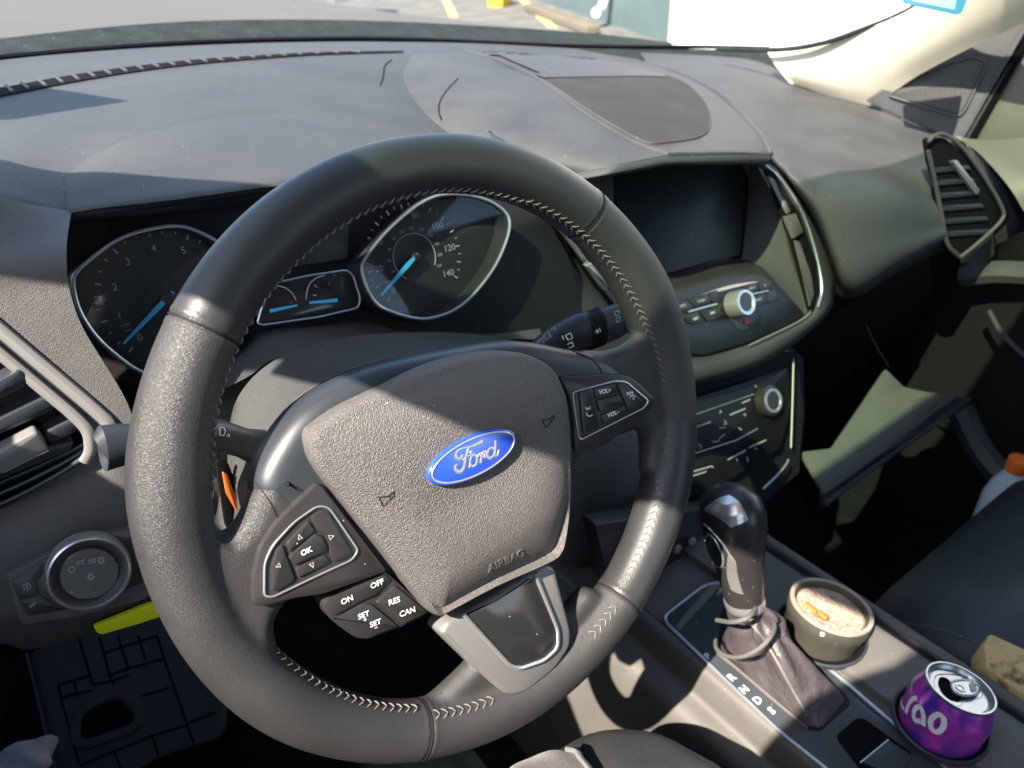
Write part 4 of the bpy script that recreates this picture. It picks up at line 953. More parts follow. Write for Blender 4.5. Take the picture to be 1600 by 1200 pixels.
# ---- passenger vent
VP_ = (V((.94, .15, -.06)), V((-.25, -.93, .25)).normalized())
plate('vent_cavity', [(1450, 215), (1478, 215), (1520, 260), (1560, 330), (1556, 360), (1500, 405), (1485, 395), (1470, 300), (1455, 250)], VP_, M['void'], DB, .01, .002, .006)
for i in range(6):
    y = 262+i*20; x = 1462+i*4
    plate('vent_slat', [(x, y), (x+52+i*3, y-4), (x+56+i*3, y+3), (x+2, y+8)], off(VP_, .004), M['hub'], DB, .010, .001, .001)
plate('vent_tab', [(1488, 252), (1496, 250), (1532, 298), (1526, 304)], off(VP_, .010), M['ventsilver'], DB, .006, .001, .001)
tubeobj('vent_surround', [(1450, 222), (1462, 211), (1478, 211), (1505, 232), (1540, 280), (1566, 325), (1564, 345), (1530, 378), (1500, 402)], off(VP_, .006), .0026, M['bolster'], DB, curve=5)
tubeobj('vent_surround', [(1450, 235), (1458, 270), (1470, 330), (1480, 380), (1500, 402)], off(VP_, .003), .003, M['dash'], DB, curve=5)
netobj('dash_end_cap', NY([[(1480, 208, .245), (1510, 225, .24), (1540, 240, .24)], [(1510, 240, .19), (1550, 275, .18), (1585, 300, .18)], [(1560, 300, .15), (1590, 340, .14), (1610, 350, .14)], [(1575, 345, .135), (1600, 370, .13), (1620, 400, .13)], [(1500, 412, .14), (1550, 410, .13), (1610, 420, .13)]]), M['dash'], DB, 5)

# ================================================================== CONSOLE
ZC = -.38
CN = root('centre_console', (.3, -.1, ZC), 'dark centre console with blue-tinted chrome edging and gear letters', 'console')
cz = ZPL(ZC)
# driver-side wall
A = HZ(1032, 971, ZC); xw = A.x-.004
rows = []
for y in (.30, .15, .05, -.05, -.15, -.25, -.40, -.6):
    x0 = HZ(1130, 1055, ZC).x
    rows.append([V((x0-.002, y, ZC+.002)), V((x0-.012, y, ZC-.002)), V((x0-.018, y, ZC-.018)), V((x0-.022, y, ZC-.03)), V((x0-.040, y, ZC-.035)), V((x0-.05, y, ZC-.05)), V((x0-.06, y, ZC-.10)), V((x0-.075, y, ZC-.20)), V((x0-.08, y, ZC-.34))])
netobj('side_panel', rows, M['conside'], CN, 4)
# top body
xl = HZ(1130, 1055, ZC).x
xr = HZ(1370, 965, ZC).x
bm = newbm(); pts = rc([V((xl, .16, ZC)), V((xr, .14, ZC)), V((xr, -.7, ZC)), V((xl, -.7, ZC))], .01); slab(bm, pts, V((0, 0, 1)), rnd(.06, .004)); link('console_body', bm, M['conside'], CN)
fr = [(1033, 966), (1102, 913), (1180, 905), (1214, 968), (1237, 1002), (1300, 1048), (1383, 1120), (1453, 1173), (1490, 1212), (1330, 1235), (1287, 1199), (1220, 1145)]
pts = rc(PP(fr, off(cz, .003)), .010); bm = newbm(); slab(bm, pts, V((0, 0, 1)), rnd(.003, .001)); link('selector_plate', bm, M['plate'], CN)
bm = newbm(); tube(bm, rc(PP(fr, off(cz, .004)), .012), .0022, True, 8, up=V((0, 0, 1)), ry=.0018); bmesh.ops.recalc_face_normals(bm, faces=bm.faces); link('chrome_surround', bm, M['chrome_d'], CN)
sp = off(cz, .0034)
textobj('gear_lettering', [('P', 1106, 1026, 24, -17, 11), ('R', 1143, 1059, 24, -17, 12), ('N', 1163, 1078, 24, -17, 12), ('D', 1184, 1095, 24, -17, 12), ('S', 1206, 1111, 24, -17, 12)], sp, M['white'], CN, bold=.03, h=.0004)
tubeobj('gate_edge', [(1116, 1016), (1152, 1045), (1200, 1086), (1262, 1138)], sp, .0018, M['conside'], CN, curve=0)
plate('gate_recess', [(1120, 1014), (1128, 950), (1185, 935), (1240, 1000), (1322, 1085), (1330, 1100), (1282, 1142), (1262, 1140)], off(sp, .0003), M['black'], CN, .002, .0003, .006)
plate('pale_insert', [(1054, 978), (1100, 920), (1120, 905), (1124, 917), (1062, 985)], off(sp, .0008), M['conside'], CN, .002, .0005, .001)
plate('power_socket_cover', [(1305, 1150), (1338, 1122), (1350, 1122), (1428, 1178), (1400, 1215), (1350, 1210)], off(sp, .0006), M['void'], CN, .002, .0005, .006)
plate('tray_lid', [(1346, 1190), (1388, 1156), (1428, 1182), (1405, 1215)], off(sp, .0014), M['plate'], CN, .002, .0005, .003)
strokes('lid_edge', [[(1344, 1192), (1388, 1156)]], off(sp, .0016), 2, M['chrome'], CN, .0004)
# right rail and cup holder wells
PZ = -.370
pxl = HZ(1300, 1048, ZC).x+.005; xr2 = HZ(1372, 966, PZ).x
bm = newbm(); slab(bm, rc([V((pxl, .13, PZ)), V((xr2, .12, PZ)), V((xr2, -.7, PZ)), V((pxl, -.7, PZ))], .012), V((0, 0, 1)), [(0, -.05), (0, -.009), (0, -.004), (.001, -.001), (.004, 0)]); link('cup_holder_surround', bm, M['conside'], CN)
for q, rr_ in (((HZ(1299, 947, -.335), V((.17, -.02, .985)).normalized()), .0430), ((HZ(1501, 1074, -.325), V((.20, -.03, .97)).normalized()), .0385)):
    c_ = q[0]+q[1]*((PZ-q[0].z)/q[1].z)+V((0, 0, .0009))
    bm = newbm(); lathe(bm, c_, [(rr_+.0030, -.003), (rr_+.0030, .0010), (rr_+.0008, .0020), (rr_, .0004)], 48, capb=False, capt=False); link('cup_holder_lip', bm, M['hub'], CN)
    bm = newbm(); lathe(bm, c_, [(rr_, 0), (.001, 0)], 48, capb=False); link('cup_holder_well', bm, M['void'], CN)
bm = newbm(); tube(bm, [V((xr2+.004, .13, PZ+.002)), V((xr2+.004, -.7, PZ+.002))], .006, False, 10); bmesh.ops.recalc_face_normals(bm, faces=bm.faces); link('console_rail', bm, M['conside'], CN)
bm = newbm(); slab(bm, [V((xr2, .13, PZ)), V((xr2+.012, .13, PZ-.3)), V((xr2+.012, -.7, PZ-.3)), V((xr2, -.7, PZ))], V((1, 0, 0)), [(0, -.01), (0, .001)]); link('console_outer_side', bm, M['hub'], CN)
# forward shade: console front riser with small round outlets
plate('console_riser', [(930, 820), (1070, 800), (1190, 790), (1215, 860), (1120, 905), (1030, 955), (960, 960)], YPL(.10), M['hub'], CN, .02, .002, .006)
for cx, cy in ((1057, 857), (1080, 845)):
    bm = newbm(); lathe(bm, HY(cx, cy, .098), [(.0055, 0), (.0055, .003), (.004, .004)], 20, V((0, -1, 0))); link('socket', bm, M['cup'], CN)
# ================================================================== GEAR LEVER
bx = .262
GL = root('gear_lever', (bx, -.05, ZC), 'automatic gear lever with creased leather boot, standing on the centre console', 'gear lever')
base = PP([(1118, 1008), (1160, 968), (1215, 985), (1300, 1070), (1322, 1092), (1282, 1138), (1262, 1134), (1190, 1075)], off(cz, .005))
def resample(pts, n, closed=True):
    L_ = [0]; m = len(pts)
    for i in range(m): L_.append(L_[-1]+(pts[(i+1) % m]-pts[i]).length)
    out_ = []
    for k in range(n):
        s = L_[-1]*k/n
        for i in range(m):
            if L_[i] <= s <= L_[i+1]: out_.append(pts[i].lerp(pts[(i+1) % m], (s-L_[i])/max(L_[i+1]-L_[i], 1e-9))); break
    return out_
nb = 64
b0 = resample(rc(base, .012), nb)
neckc = HX(1163, 938, bx); axis_top = HX(1148, 830, bx); ax = (axis_top-neckc).normalized()
ex = V((1, 0, 0)); ey = ax.cross(ex).normalized()
# order neck ring by matching angle to base
cb = sum(b0, V((0, 0, 0)))/nb
def ang(p, c): d = p-c; return math.atan2(d.y, d.x)
bm = newbm(); rings = []
lv = 18
for j in range(lv+1):
    t = j/lv; ring = []
    e = t**.62
    for i, p in enumerate(b0):
        a_ = ang(p, cb); q = neckc+ex*math.cos(a_)*.0145+ey*(math.sin(a_))*.0155*(1 if ey.y > 0 else -1)
        pt = p.lerp(q, e)
        # sag inwards plus folds
        fold = .0075*math.sin(PI*t)*(math.sin(a_*3+t*7)+.6*math.sin(a_*7-t*11))
        c_ = cb.lerp(neckc, e); d = (pt-c_); d.z = 0
        if d.length > 1e-6: pt = pt+d.normalized()*(fold-.010*math.sin(PI*t))
        pt.z += .008*math.sin(PI*t)
        ring.append(bm.verts.new(pt))
    rings.append(ring)
for a_, b_ in zip(rings[:-1], rings[1:]):
    for k in range(nb): bm.faces.new((a_[k], a_[(k+1) % nb], b_[(k+1) % nb], b_[k]))
bm.faces.new(rings[-1]); bmesh.ops.recalc_face_normals(bm, faces=bm.faces)
BO = link('boot', bm, M['boot'], GL, sharp=180, label='creased dark leather gaiter round the lever')
drapestroke('boot_seam', [[(1164, 948), (1170, 965), (1180, 982), (1197, 1004), (1217, 1037), (1240, 1080), (1262, 1118)]], bvh(BO), 4, M['thread'], GL, .0006, 5)
# lever shaft and knob
cs = []
prof = [(-.004, .0160, .0170), (.004, .0175, .0185), (.020, .0195, .0200), (.042, .0222, .0225), (.060, .0255, .0265), (.078, .0272, .0300), (.092, .0268, .0310), (.104, .0238, .0290), (.112, .0185, .0235), (.1175, .0110, .0150), (.1195, .0040, .0060)]
bm = newbm(); loft(bm, [(neckc+ax*h*1.0, ex, ey, rx, ry) for h, rx, ry in prof], 32); KB = link('knob', bm, M['satin'], GL, sharp=180)
bm = newbm(); loft(bm, [(neckc+ax*h, ex, ey, rx, ry) for h, rx, ry in [(-.006, .0172, .0182), (-.002, .0182, .0192), (.002, .0180, .0190)]], 32); link('collar', bm, M['chrome'], GL)
KT = bvh(KB)
drapenet('chrome_cap', [[(1100, 797), (1112, 786), (1126, 778), (1140, 774)], [(1116, 805), (1128, 796), (1142, 788), (1154, 784)], [(1132, 815), (1144, 808), (1156, 802), (1164, 800)], [(1142, 824), (1152, 820), (1162, 816), (1169, 812)]], KT, M['chrome'], GL, .0009)
drapenet('release_button', [[(1104, 842), (1109, 836), (1114, 842)], [(1104, 860), (1114, 858), (1124, 862)], [(1112, 876), (1122, 878), (1129, 880)]], KT, M['hub'], GL, .0016)
drapestroke('button_surround', [[(1104, 842), (1109, 834), (1120, 845), (1130, 868), (1130, 882), (1122, 884), (1110, 874), (1103, 858), (1104, 842)]], KT, 3, M['chrome'], GL, .0014)
drapestroke('knob_inlay', [[(1101, 818), (1114, 830), (1132, 852), (1146, 878), (1152, 900), (1158, 922)]], KT, 3, M['chrome'], GL, .001)
drapenet('knob_inlay_panel', [[(1138, 862), (1144, 868), (1150, 876)], [(1136, 895), (1146, 900), (1154, 905)], [(1142, 920), (1152, 926), (1162, 928)]], KT, M['trimgrey'], GL, .0008)
# elastic cord looped round the boot
bm = newbm()
cp = [HX(1120, 969, bx-.024), HX(1145, 972, bx-.032), HX(1170, 964, bx-.024), HX(1182, 948, bx-.002), HX(1188, 938, bx+.014), HX(1180, 936, bx+.03), HX(1196, 958, bx+.028), HX(1210, 975, bx+.012), HX(1204, 995, bx-.008), HX(1185, 1014, bx-.022), HX(1160, 1026, bx-.03), HX(1135, 1025, bx-.03), HX(1120, 1014, bx-.024), HX(1118, 1000, bx-.01)]
tube(bm, cr(cp, 8), .0021, False, 8); bmesh.ops.recalc_face_normals(bm, faces=bm.faces)
setp(link('elastic_cord', bm, M['cord'], None, loc=cp[0]), 'grey elastic cord looped twice round the gear lever boot', 'cord')

# ================================================================== THINGS ON THE CONSOLE
# can
AXC = V((.20, -.03, .97)).normalized()
cc = HZ(1501, 1074, -.325); KC = 1.07; can_r = .033*KC
def KL(l, k=KC): return [(a_*k, b_*k) for a_, b_ in l]
CAN = root('drink_can', cc-AXC*.115, 'opened purple drink can with white lettering, in the rear cup holder', 'drink can')
bm = newbm()
lathe(bm, cc, KL([(.024, -.105), (.030, -.098), (.033, -.09), (.033, -.020), (.0322, -.015), (.0275, -.004), (.0268, -.0015)]), 64, AXC, capt=False)
def canmat():
    m, t, b = nm('purple_can_print'); N = t.nodes; L = t.links
    tc = N.new('ShaderNodeTexCoord'); n = N.new('ShaderNodeTexNoise'); n.inputs['Scale'].default_value = 38; n.inputs['Detail'].default_value = 5
    L.new(tc.outputs['Object'], n.inputs['Vector'])
    r = N.new('ShaderNodeValToRGB'); e = r.color_ramp.elements; e[0].position = .38; e[0].color = (.08, .03, .42, 1); e[1].position = .66; e[1].color = (.66, .03, .52, 1)
    x = e.new(.5); x.color = (.34, .05, .44, 1)
    L.new(n.outputs[0], r.inputs[0]); L.new(r.outputs[0], b.inputs['Base Color']); b.inputs['Metallic'].default_value = .45; b.inputs['Roughness'].default_value = .28; b.inputs['Coat Weight'].default_value = .4
    return m
link('can_body', bm, canmat(), CAN, sharp=50)
bm = newbm(); lathe(bm, cc, KL([(.0268, -.003), (.0278, -.001), (.0276, .0006), (.0262, .0006), (.0250, -.0045), (.0235, -.0055), (.0225, -.0042), (.001, -.0042)]), 64, AXC, capb=False); link('can_lid', bm, M['alu'], CAN, sharp=50)
lid = (cc-AXC*.0040, AXC)
def zn(X, Y): return (1360+X/5.454, 980+Y/5.454)
bm = newbm(); slab(bm, rc(PP([zn(*p) for p in [(590, 420), (650, 430), (690, 470), (680, 540), (720, 590), (775, 600), (760, 640), (680, 620), (610, 560), (575, 480)]], lid), .004), AXC, [(0, -.0008), (0, 0)]); link('can_opening', bm, M['void'], CAN)
pts = rc(PP([zn(*p) for p in [(680, 470), (760, 450), (860, 455), (930, 500), (930, 550), (880, 585), (780, 585), (700, 540)]], off(lid, .003)), .005)
bm = newbm(); tube(bm, pts, .0011, True, 8); bmesh.ops.recalc_face_normals(bm, faces=bm.faces)
slab(bm, poly_inset(pts, AXC, .0006), AXC, [(0, -.0009), (0, 0)])
link('pull_tab', bm, M['alu'], CAN)
bm = newbm(); lathe(bm, HP(*zn(765, 520), off(lid, .003)), [(.0045, 0), (.0042, .0009), (.0030, .0009), (.0022, .0002)], 24, AXC, capb=False); link('tab_rivet', bm, M['alu'], CAN)
bm = newbm(); slab(bm, rc(PP([zn(*p) for p in [(840, 470), (900, 480), (915, 540), (860, 555)]], off(lid, .0036)), .003), AXC, [(0, -.0004), (0, 0)]); link('tab_hole', bm, M['trimgrey'], CAN)
bm = newbm(); tube(bm, rc(PP([zn(*p) for p in [(560, 400), (680, 400), (940, 440), (960, 600), (800, 620), (770, 680), (640, 640), (560, 560), (540, 470)]], off(lid, -.0004)), .006), .0005, True, 6); link('lid_bead', bm, M['alu'], CAN)
CX = AXC.orthogonal().normalized(); CY = AXC.cross(CX)
def oncan(px, py, rr=None):
    rr = rr or can_r+.0003; d = ray(px, py); o = CC-cc
    ox, oy, dx, dy = o.dot(CX), o.dot(CY), d.dot(CX), d.dot(CY)
    a = dx*dx+dy*dy; b = 2*(ox*dx+oy*dy); c = ox*ox+oy*oy-rr*rr; disc = max(b*b-4*a*c, 0)
    return CC+d*((-b-math.sqrt(disc))/(2*a))
bm = newbm()
def canstroke(pts, w):
    P3 = cr([oncan(*zn(*p)) for p in pts], 5)
    m_ = len(P3); L_, R_ = [], []
    for i, p in enumerate(P3):
        t = (P3[min(i+1, m_-1)]-P3[max(i-1, 0)]).normalized(); q0 = p-cc; n = (q0-AXC*q0.dot(AXC)).normalized(); s = n.cross(t).normalized()*w/2
        for lst, q in ((L_, p+s), (R_, p-s)):
            q0 = q-cc; h = q0.dot(AXC); dd = (q0-AXC*h).normalized()*(can_r+.0004); lst.append(bm.verts.new(cc+AXC*h+dd))
    for i in range(m_-1): bm.faces.new((R_[i], R_[i+1], L_[i+1], L_[i]))
for s_, w_ in (([(225, 640), (250, 570), (262, 640), (285, 700)], .0032), ([(300, 730), (335, 640), (375, 605), (400, 610)], .0045), ([(365, 740), (385, 690), (425, 685), (450, 740), (450, 840)], .0045), ([(365, 740), (380, 790), (425, 800)], .0045),
    ([(560, 745), (515, 790), (520, 860), (570, 895), (620, 850), (625, 780), (590, 745), (560, 745)], .0048), ([(280, 500), (305, 505), (315, 520)], .004)): canstroke(s_, w_)
bmesh.ops.recalc_face_normals(bm, faces=bm.faces); link('can_lettering', bm, M['white'], CAN)
# ash cup
za = -.335; ac = HZ(1299, 947, za); AXQ = V((.17, -.02, .985)).normalized()
CUP = root('ash_cup', (ac.x, ac.y, -.385), 'round tan cup filled with ash, in the front cup holder', 'ashtray')
a0 = ac-AXQ*za; bm = newbm()
lathe(bm, a0, [(.033, za-.07), (.036, za-.055), (.0398, za-.016), (.0414, za-.014), (.0419, za-.004), (.0414, za), (.0367, za+.0008), (.0357, za-.002), (.0347, za-.02), (.0336, za-.0215)], 64, AXQ, capt=False); link('cup_body', bm, M['cupdark'], CUP, sharp=40)
bm = newbm(); lathe(bm, a0, [(.0416, za-.0005), (.0412, za+.0014), (.0373, za+.0016), (.0364, za-.001)], 64, AXQ, capb=False, capt=False); link('cup_rim', bm, M['cup'], CUP)
bm = newbm(); R_ = lathe(bm, a0, [(.0362, za-.001)]+[(.0357*math.cos(k*.157)+.0001, za-.004-.022*math.sin(k*.157)) for k in range(1, 10)], 48, AXQ, capb=False); link('cup_inside', bm, M['cup'], CUP, sharp=180)
bm = newbm(); rows_ = []
for i in range(25):
    r_ = .0336*i/24; rows_.append([bm.verts.new(a0+AXQ.orthogonal().normalized()*math.cos(2*PI*k/48)*r_+AXQ.cross(AXQ.orthogonal().normalized())*math.sin(2*PI*k/48)*r_+AXQ*(za-.009-.003*math.cos(r_*90)+random.uniform(-.0012, .0012))) for k in range(48)])
for a_, b_ in zip(rows_[:-1], rows_[1:]):
    for k in range(48):
        try: bm.faces.new((a_[k], b_[k], b_[(k+1) % 48], a_[(k+1) % 48]))
        except ValueError: pass
bmesh.ops.remove_doubles(bm, verts=bm.verts, dist=1e-5); bmesh.ops.recalc_face_normals(bm, faces=bm.faces); link('ash_heap', bm, M['ash'], CUP, sharp=180)
def butt(x0, y0, x1, y1, lab):
    p, q = HZ(x0, y0, za-.005), HZ(x1, y1, za-.006); bm = newbm(); tube(bm, [p, p.lerp(q, .5), q], .0035, False, 12); bmesh.ops.recalc_face_normals(bm, faces=bm.faces)
    setp(link('cigarette_butt', bm, M['orange2'], None, loc=p, sharp=50), lab, 'cigarette butt', 'cigarette butts in the ash cup')
butt(1258, 944, 1276, 958, 'orange cigarette butt farther from the can, lying in the ash cup'); butt(1279, 957, 1292, 968, 'orange cigarette butt nearer the can, lying in the ash cup')
bm = newbm(); slab(bm, rc(PP([(1281, 984), (1290, 976), (1297, 978), (1290, 990), (1283, 990)], ZPL(za+.003)), .001), V((0, 0, 1)), rnd(.004, .0006)); link('rim_notch', bm, M['white'], CUP)
# sponge
SPG = HZ(1575, 1035, -.30)
bm = newbm(); pts = rc([HZ(1537, 1002, -.345), HZ(1548, 988, -.345), HZ(1640, 1030, -.345), HZ(1650, 1120, -.36), HZ(1562, 1058, -.36), HZ(1540, 1042, -.36)], .004)
n_ = (pts[8]-pts[0]).cross(pts[20]-pts[0]).normalized(); n_ = n_ if n_.z > 0 else -n_
slab(bm, pts, n_, rnd(.035, .004))
setp(link('sponge', bm, M['sponge'], None, loc=pts[0]), 'dirty yellow sponge block wedged beside the passenger seat', 'sponge')

# ================================================================== SEATS
def seat(name, x0, x1, y0, y1, z, lab, part_of=None):
    r = root(name, ((x0+x1)/2, y1, z-.3), lab, 'car seat')
    bm = newbm(); n = 20; g = []
    for i in range(n+1):
        row = []
        for j in range(n+1):
            u = j/n; v = i/n
            ex_ = min(u, 1-u); ey_ = v
            def drop(e, w, d): return -d*(1-min(e/w, 1))**2.2
            zz = z+drop(ex_, .22, .06)+drop(ey_, .30, .085)-.02*math.exp(-((u-.5)/.2)**2)*min(1, v*3)
            row.append(V((x0+(x1-x0)*u, y0+(y1-y0)*v, zz)))
        g.append(row)
    vs = [[bm.verts.new(p) for p in r_] for r_ in g]
    for i in range(n):
        for j in range(n): bm.faces.new((vs[i][j], vs[i][j+1], vs[i+1][j+1], vs[i+1][j]))
    lowv = {}
    def low(v):
        if v not in lowv: lowv[v] = bm.verts.new(V((v.co.x, v.co.y, z-.28)))
        return lowv[v]
    for i in range(n):
        for (a_, b_) in ((vs[i][0], vs[i+1][0]), (vs[i][n], vs[i+1][n])): bm.faces.new((a_, b_, low(b_), low(a_)))
    for j in range(n):
        for (a_, b_) in ((vs[0][j], vs[0][j+1]), (vs[n][j], vs[n][j+1])): bm.faces.new((a_, b_, low(b_), low(a_)))
    bmesh.ops.recalc_face_normals(bm, faces=bm.faces); link('cushion', bm, M['seat'], r, sharp=70)
    bm = newbm(); pts = []
    for k in range(40):
        xx = x0+.035; yy = y0-.03+(y1-y0)*.5*k/39; u = .035/(x1-x0); v = (yy-y0)/(y1-y0)
        zz = z-.06*(1-min(u/.22, 1))**2.2-.085*(1-min(max(v, 0)/.30, 1))**2.2
        pts.append(V((xx, yy, zz+.0015)))
    for sft in (0, .006):
        for k in range(1, 38, 1):
            a_, b_ = pts[k]+V((sft, 0, 0)), pts[k+1]+V((sft, 0, 0)); tube(bm, [a_, a_.lerp(b_, .7)], .0006, False, 5)
    link('stitching', bm, M['thread'], r)
    bm = newbm(); boxbm(bm, V(((x0+x1)/2, y1-.08, z+.28)), x1-x0-.02, .14, .72, 0, .05); link('backrest', bm, M['seat'], r)
    return r
seat('passenger_seat', .45, .95, -.06, -.55, -.345, 'black leather passenger seat with pale double stitching, right of the console')
seat('driver_seat', -.27, .16, -.09, -.62, -.320, 'black leather driver seat, only its rounded front corner in view below the wheel')
DS_ = bpy.data.objects['driver_seat']
bm = newbm(); bmesh.ops.create_uvsphere(bm, u_segments=48, v_segments=32, radius=1)
for v in bm.verts: v.co = V((v.co.x*.085, v.co.y*.095, v.co.z*.034))+V((.0015*math.sin(v.co.y*9+v.co.x*5), 0, .002*math.sin(v.co.x*7)*math.sin(v.co.y*6)))
bmesh.ops.rotate(bm, cent=(0, 0, 0), matrix=Matrix.Rotation(math.radians(20), 3, 'Z'), verts=bm.verts)
bmesh.ops.translate(bm, vec=HZ(1008, 1318, -.30), verts=bm.verts); link('side_bolster', bm, mat('lit_seat_leather', (.026, .026, .027), .5, bump=[('e', 600, .2, .0006), ('n', 16, .25, .01)], var=.15), DS_, label='rounded leather corner of the cushion')  # seat leather lightened, sunlit grey put into its colour
# mauve garment and its trim at the bottom edge
gp = HZ(890, 1205, -.27)
bm = newbm(); bmesh.ops.create_uvsphere(bm, u_segments=72, v_segments=48, radius=1)
for v in bm.verts:
    v.co = V((v.co.x*.036, v.co.y*.022, v.co.z*.014)); v.co += V((0, 0, .0014*math.sin(v.co.x*160)+.001*math.sin(v.co.y*230+v.co.x*90)))
bmesh.ops.rotate(bm, cent=(0, 0, 0), matrix=Matrix.Rotation(math.radians(-22), 3, 'Z'), verts=bm.verts)
gc = HZ(856, 1222, -.262)
bmesh.ops.translate(bm, vec=gc, verts=bm.verts)
GR = root('folded_garment', gc, 'mauve knitted garment with a shiny pale hem on the driver seat edge', 'garment')
link('knit_fabric', bm, M['jacket'], GR)
bm = newbm(); tube(bm, cr([HZ(884, 1170, -.258), HZ(900, 1174, -.257), (HZ(908, 1186, -.256)), HZ(924, 1206, -.255)], 6), .0022, False, 8, ry=.0035); link('shiny_hem', bm, M['chrome'], GR)
# ================================================================== BODY OF THE CAR
CBD = root('car_body', (.37, 0, -1.05), 'champagne car body: hood beyond the windshield, beige pillar and dark floor', 'car')
# roof with its front header
S = V((-.65, -.17, .74)).normalized()
bm = newbm()
hd = [(-.44, -.14), (-.25, -.142), (.12, -.142), (.35, -.142), (.9, -.14), (1.15, -.14)]
pts = [V((x, y, .625)) for x, y in hd]+[V((1.15, -1.9, .625)), V((-.44, -1.9, .625))]
slab(bm, pts, V((0, 0, -1)), [(0, -.035), (0, 0)]); link('roof_panel', bm, M['roof'], CBD, smooth=False)
def sidepoly(name, yz, x, m_, t=.012):
    bm = newbm(); slab(bm, [V((x, y, z)) for y, z in yz], V((1 if x < 0 else -1, 0, 0)), [(0, -t), (0, 0)]); return link(name, bm, m_, CBD, smooth=False)
sidepoly('driver_pillar', [(.089, .575), (.205, .448), (.5, .30), (.80, .14), (.80, .02), (.5, .02), (.35, .15), (.11, .372), (.06, .44), (.0, .50)], -.42, M['beige'])
sidepoly('driver_roof_rail', [(.089, .575), (.06, .50), (.05, .43), (-.04, .478), (-.11, .500), (-.135, .512), (-.16, .535), (-.19, .556), (-.24, .580), (-.32, .604), (-.37, .612), (-.42, .624), (.04, .624)], -.4205, M['roof'])
sidepoly('door_pillar', [(-.37, .612), (-.352, .556), (-.322, .50), (-.298, .44), (-.285, .38), (-.272, .32), (-.265, .10), (-.265, -.1), (-.62, -.1), (-.60, .624), (-.42, .624)], -.4203, M['door'])
sidepoly('door_sill', [(.35, .27), (.10, .265), (.05, .255), (.0, .215), (-.03, .18), (-.10, .10), (-.27, .06), (-.27, -.1), (.8, -.1), (.8, .12), (.55, .24)], -.4207, M['door'])
# windshield
base_r = [HY(x, y, v) for x, y, v in [(-420, 160, .70), (-150, 108, .80), (0, 90, .82), (300, 67, .86), (600, 61, .88), (900, 72, .88), (1100, 73, .83), (1200, 75, .74), (1270, 66, .62)]]
top_r = [V((-.42+1.53*i/8, .09, .585)) for i in range(9)]
hdr_r = [V((-.42+1.53*i/8, -.145, .628)) for i in range(9)]
mid_r = [b.lerp(t, .5)+V((0, .03, .03)) for b, t in zip(base_r, top_r)]
netobj('windshield', [base_r, mid_r, top_r], M['glass'], CBD, 6)
netobj('shade_band', [top_r, [a_.lerp(b_, .5)+V((0, 0, .008)) for a_, b_ in zip(top_r, hdr_r)], hdr_r], M['tint'], CBD, 4)
bm = newbm(); tube(bm, cr([p+V((0, -.004, .0)) for p in base_r[1:8]], 6), .004, False, 6, ry=.004); link('windshield_seal', bm, M['void'], CBD)
netobj('cowl', NY([[(-300, 128, .83), (-150, 104, .84), (0, 88, .86), (300, 64, .90), (600, 58, .92), (900, 69, .92), (1050, 70, .90)], [(-300, 110, .92), (-150, 84, .93), (0, 60, .95), (300, 33, .99), (600, 33, 1.01), (900, 50, 1.01), (1050, 66, .98)]]), M['cowl'], CBD, 6)
# hood
hp = (V((.3, 1.0, .055)), V((.085, .02, 1)).normalized())
rows = [[HP(x, y, hp) for x, y in r] for r in [[(-420, 95), (-150, 66), (0, 60), (300, 36), (560, 34), (800, 44), (880, 52)], [(-420, 88), (-150, 52), (0, 44), (300, 20), (560, 27), (760, 37), (800, 40)], [(-420, 60), (-150, 28), (0, 20), (250, 6), (450, 10), (600, 20), (680, 28)], [(-420, 25), (-150, -6), (0, -12), (180, -16), (330, -14), (420, -6), (500, 4)]]]
netobj('hood_panel', rows, M['hood'], CBD, 5, .02, V((0, 0, -1)))
# passenger-side windshield pillar
ped = [[(1196, 76, .985, 'x'), (1226, 116, 1.05, 'x')], [(1216, 76, .98, 'x'), (1244, 122, 1.06, 'x')], [(1290, 66, .97, 'x'), (1350, 157, 1.075, 'x')], [(1350, 46, .96, 'x'), (1385, 132, 1.06, 'x')], [(1400, 26, .95, 'x'), (1430, 102, 1.05, 'x')], [(1445, 0, .94, 'x'), (1520, 55, 1.03, 'x')], [(1500, -40, .92, 'x'), (1600, 18, 1.01, 'x')], [(1560, -100, .88, 'x'), (1700, -40, .98, 'x')], [(1640, -190, .84, 'x'), (1800, -110, .95, 'x')]]
rows = []
for (a_, b_) in ped:
    A_, B_ = HX(a_[0], a_[1], a_[2]+.07), HX(b_[0]+8, b_[1]+14, b_[2]+.005); rows.append([A_, A_.lerp(B_, .33)+V((-.010, -.006, 0)), A_.lerp(B_, .66)+V((-.010, -.006, 0)), B_])
netobj('passenger_pillar', rows, M['beige'], CBD, 5, .02, V((1, .3, 0)))
tubeobj('pillar_seal', [(1120, 76), (1180, 78), (1236, 76), (1290, 66), (1350, 45), (1400, 25), (1445, 0), (1500, -42)], XPL(1.03), .004, M['cowl'], CBD)
# floor, firewall and tunnel shell
bm = newbm()
boxbm(bm, V((.37, -.4, -.80)), 1.56, 2.6, .04); link('floor_pan', bm, M['carpet'], CBD, smooth=False)
bm = newbm(); boxbm(bm, V((.37, .80, -.46)), 1.56, .04, .64); link('firewall', bm, M['carpet'], CBD, smooth=False)
bm = newbm(); boxbm(bm, V((.37, -1.9, -.45)), 1.56, .04, .7); link('rear_wall', bm, M['door'], CBD, smooth=False)
bm = newbm(); slab(bm, [V((-.42, .80, -.45)), V((.2, .80, -.45)), V((.2, .35, -.76)), V((-.42, .35, -.76))], V((0, -.56, .82)).normalized(), [(0, -.02), (0, 0)]); link('toe_board', bm, M['carpet'], CBD, smooth=False)
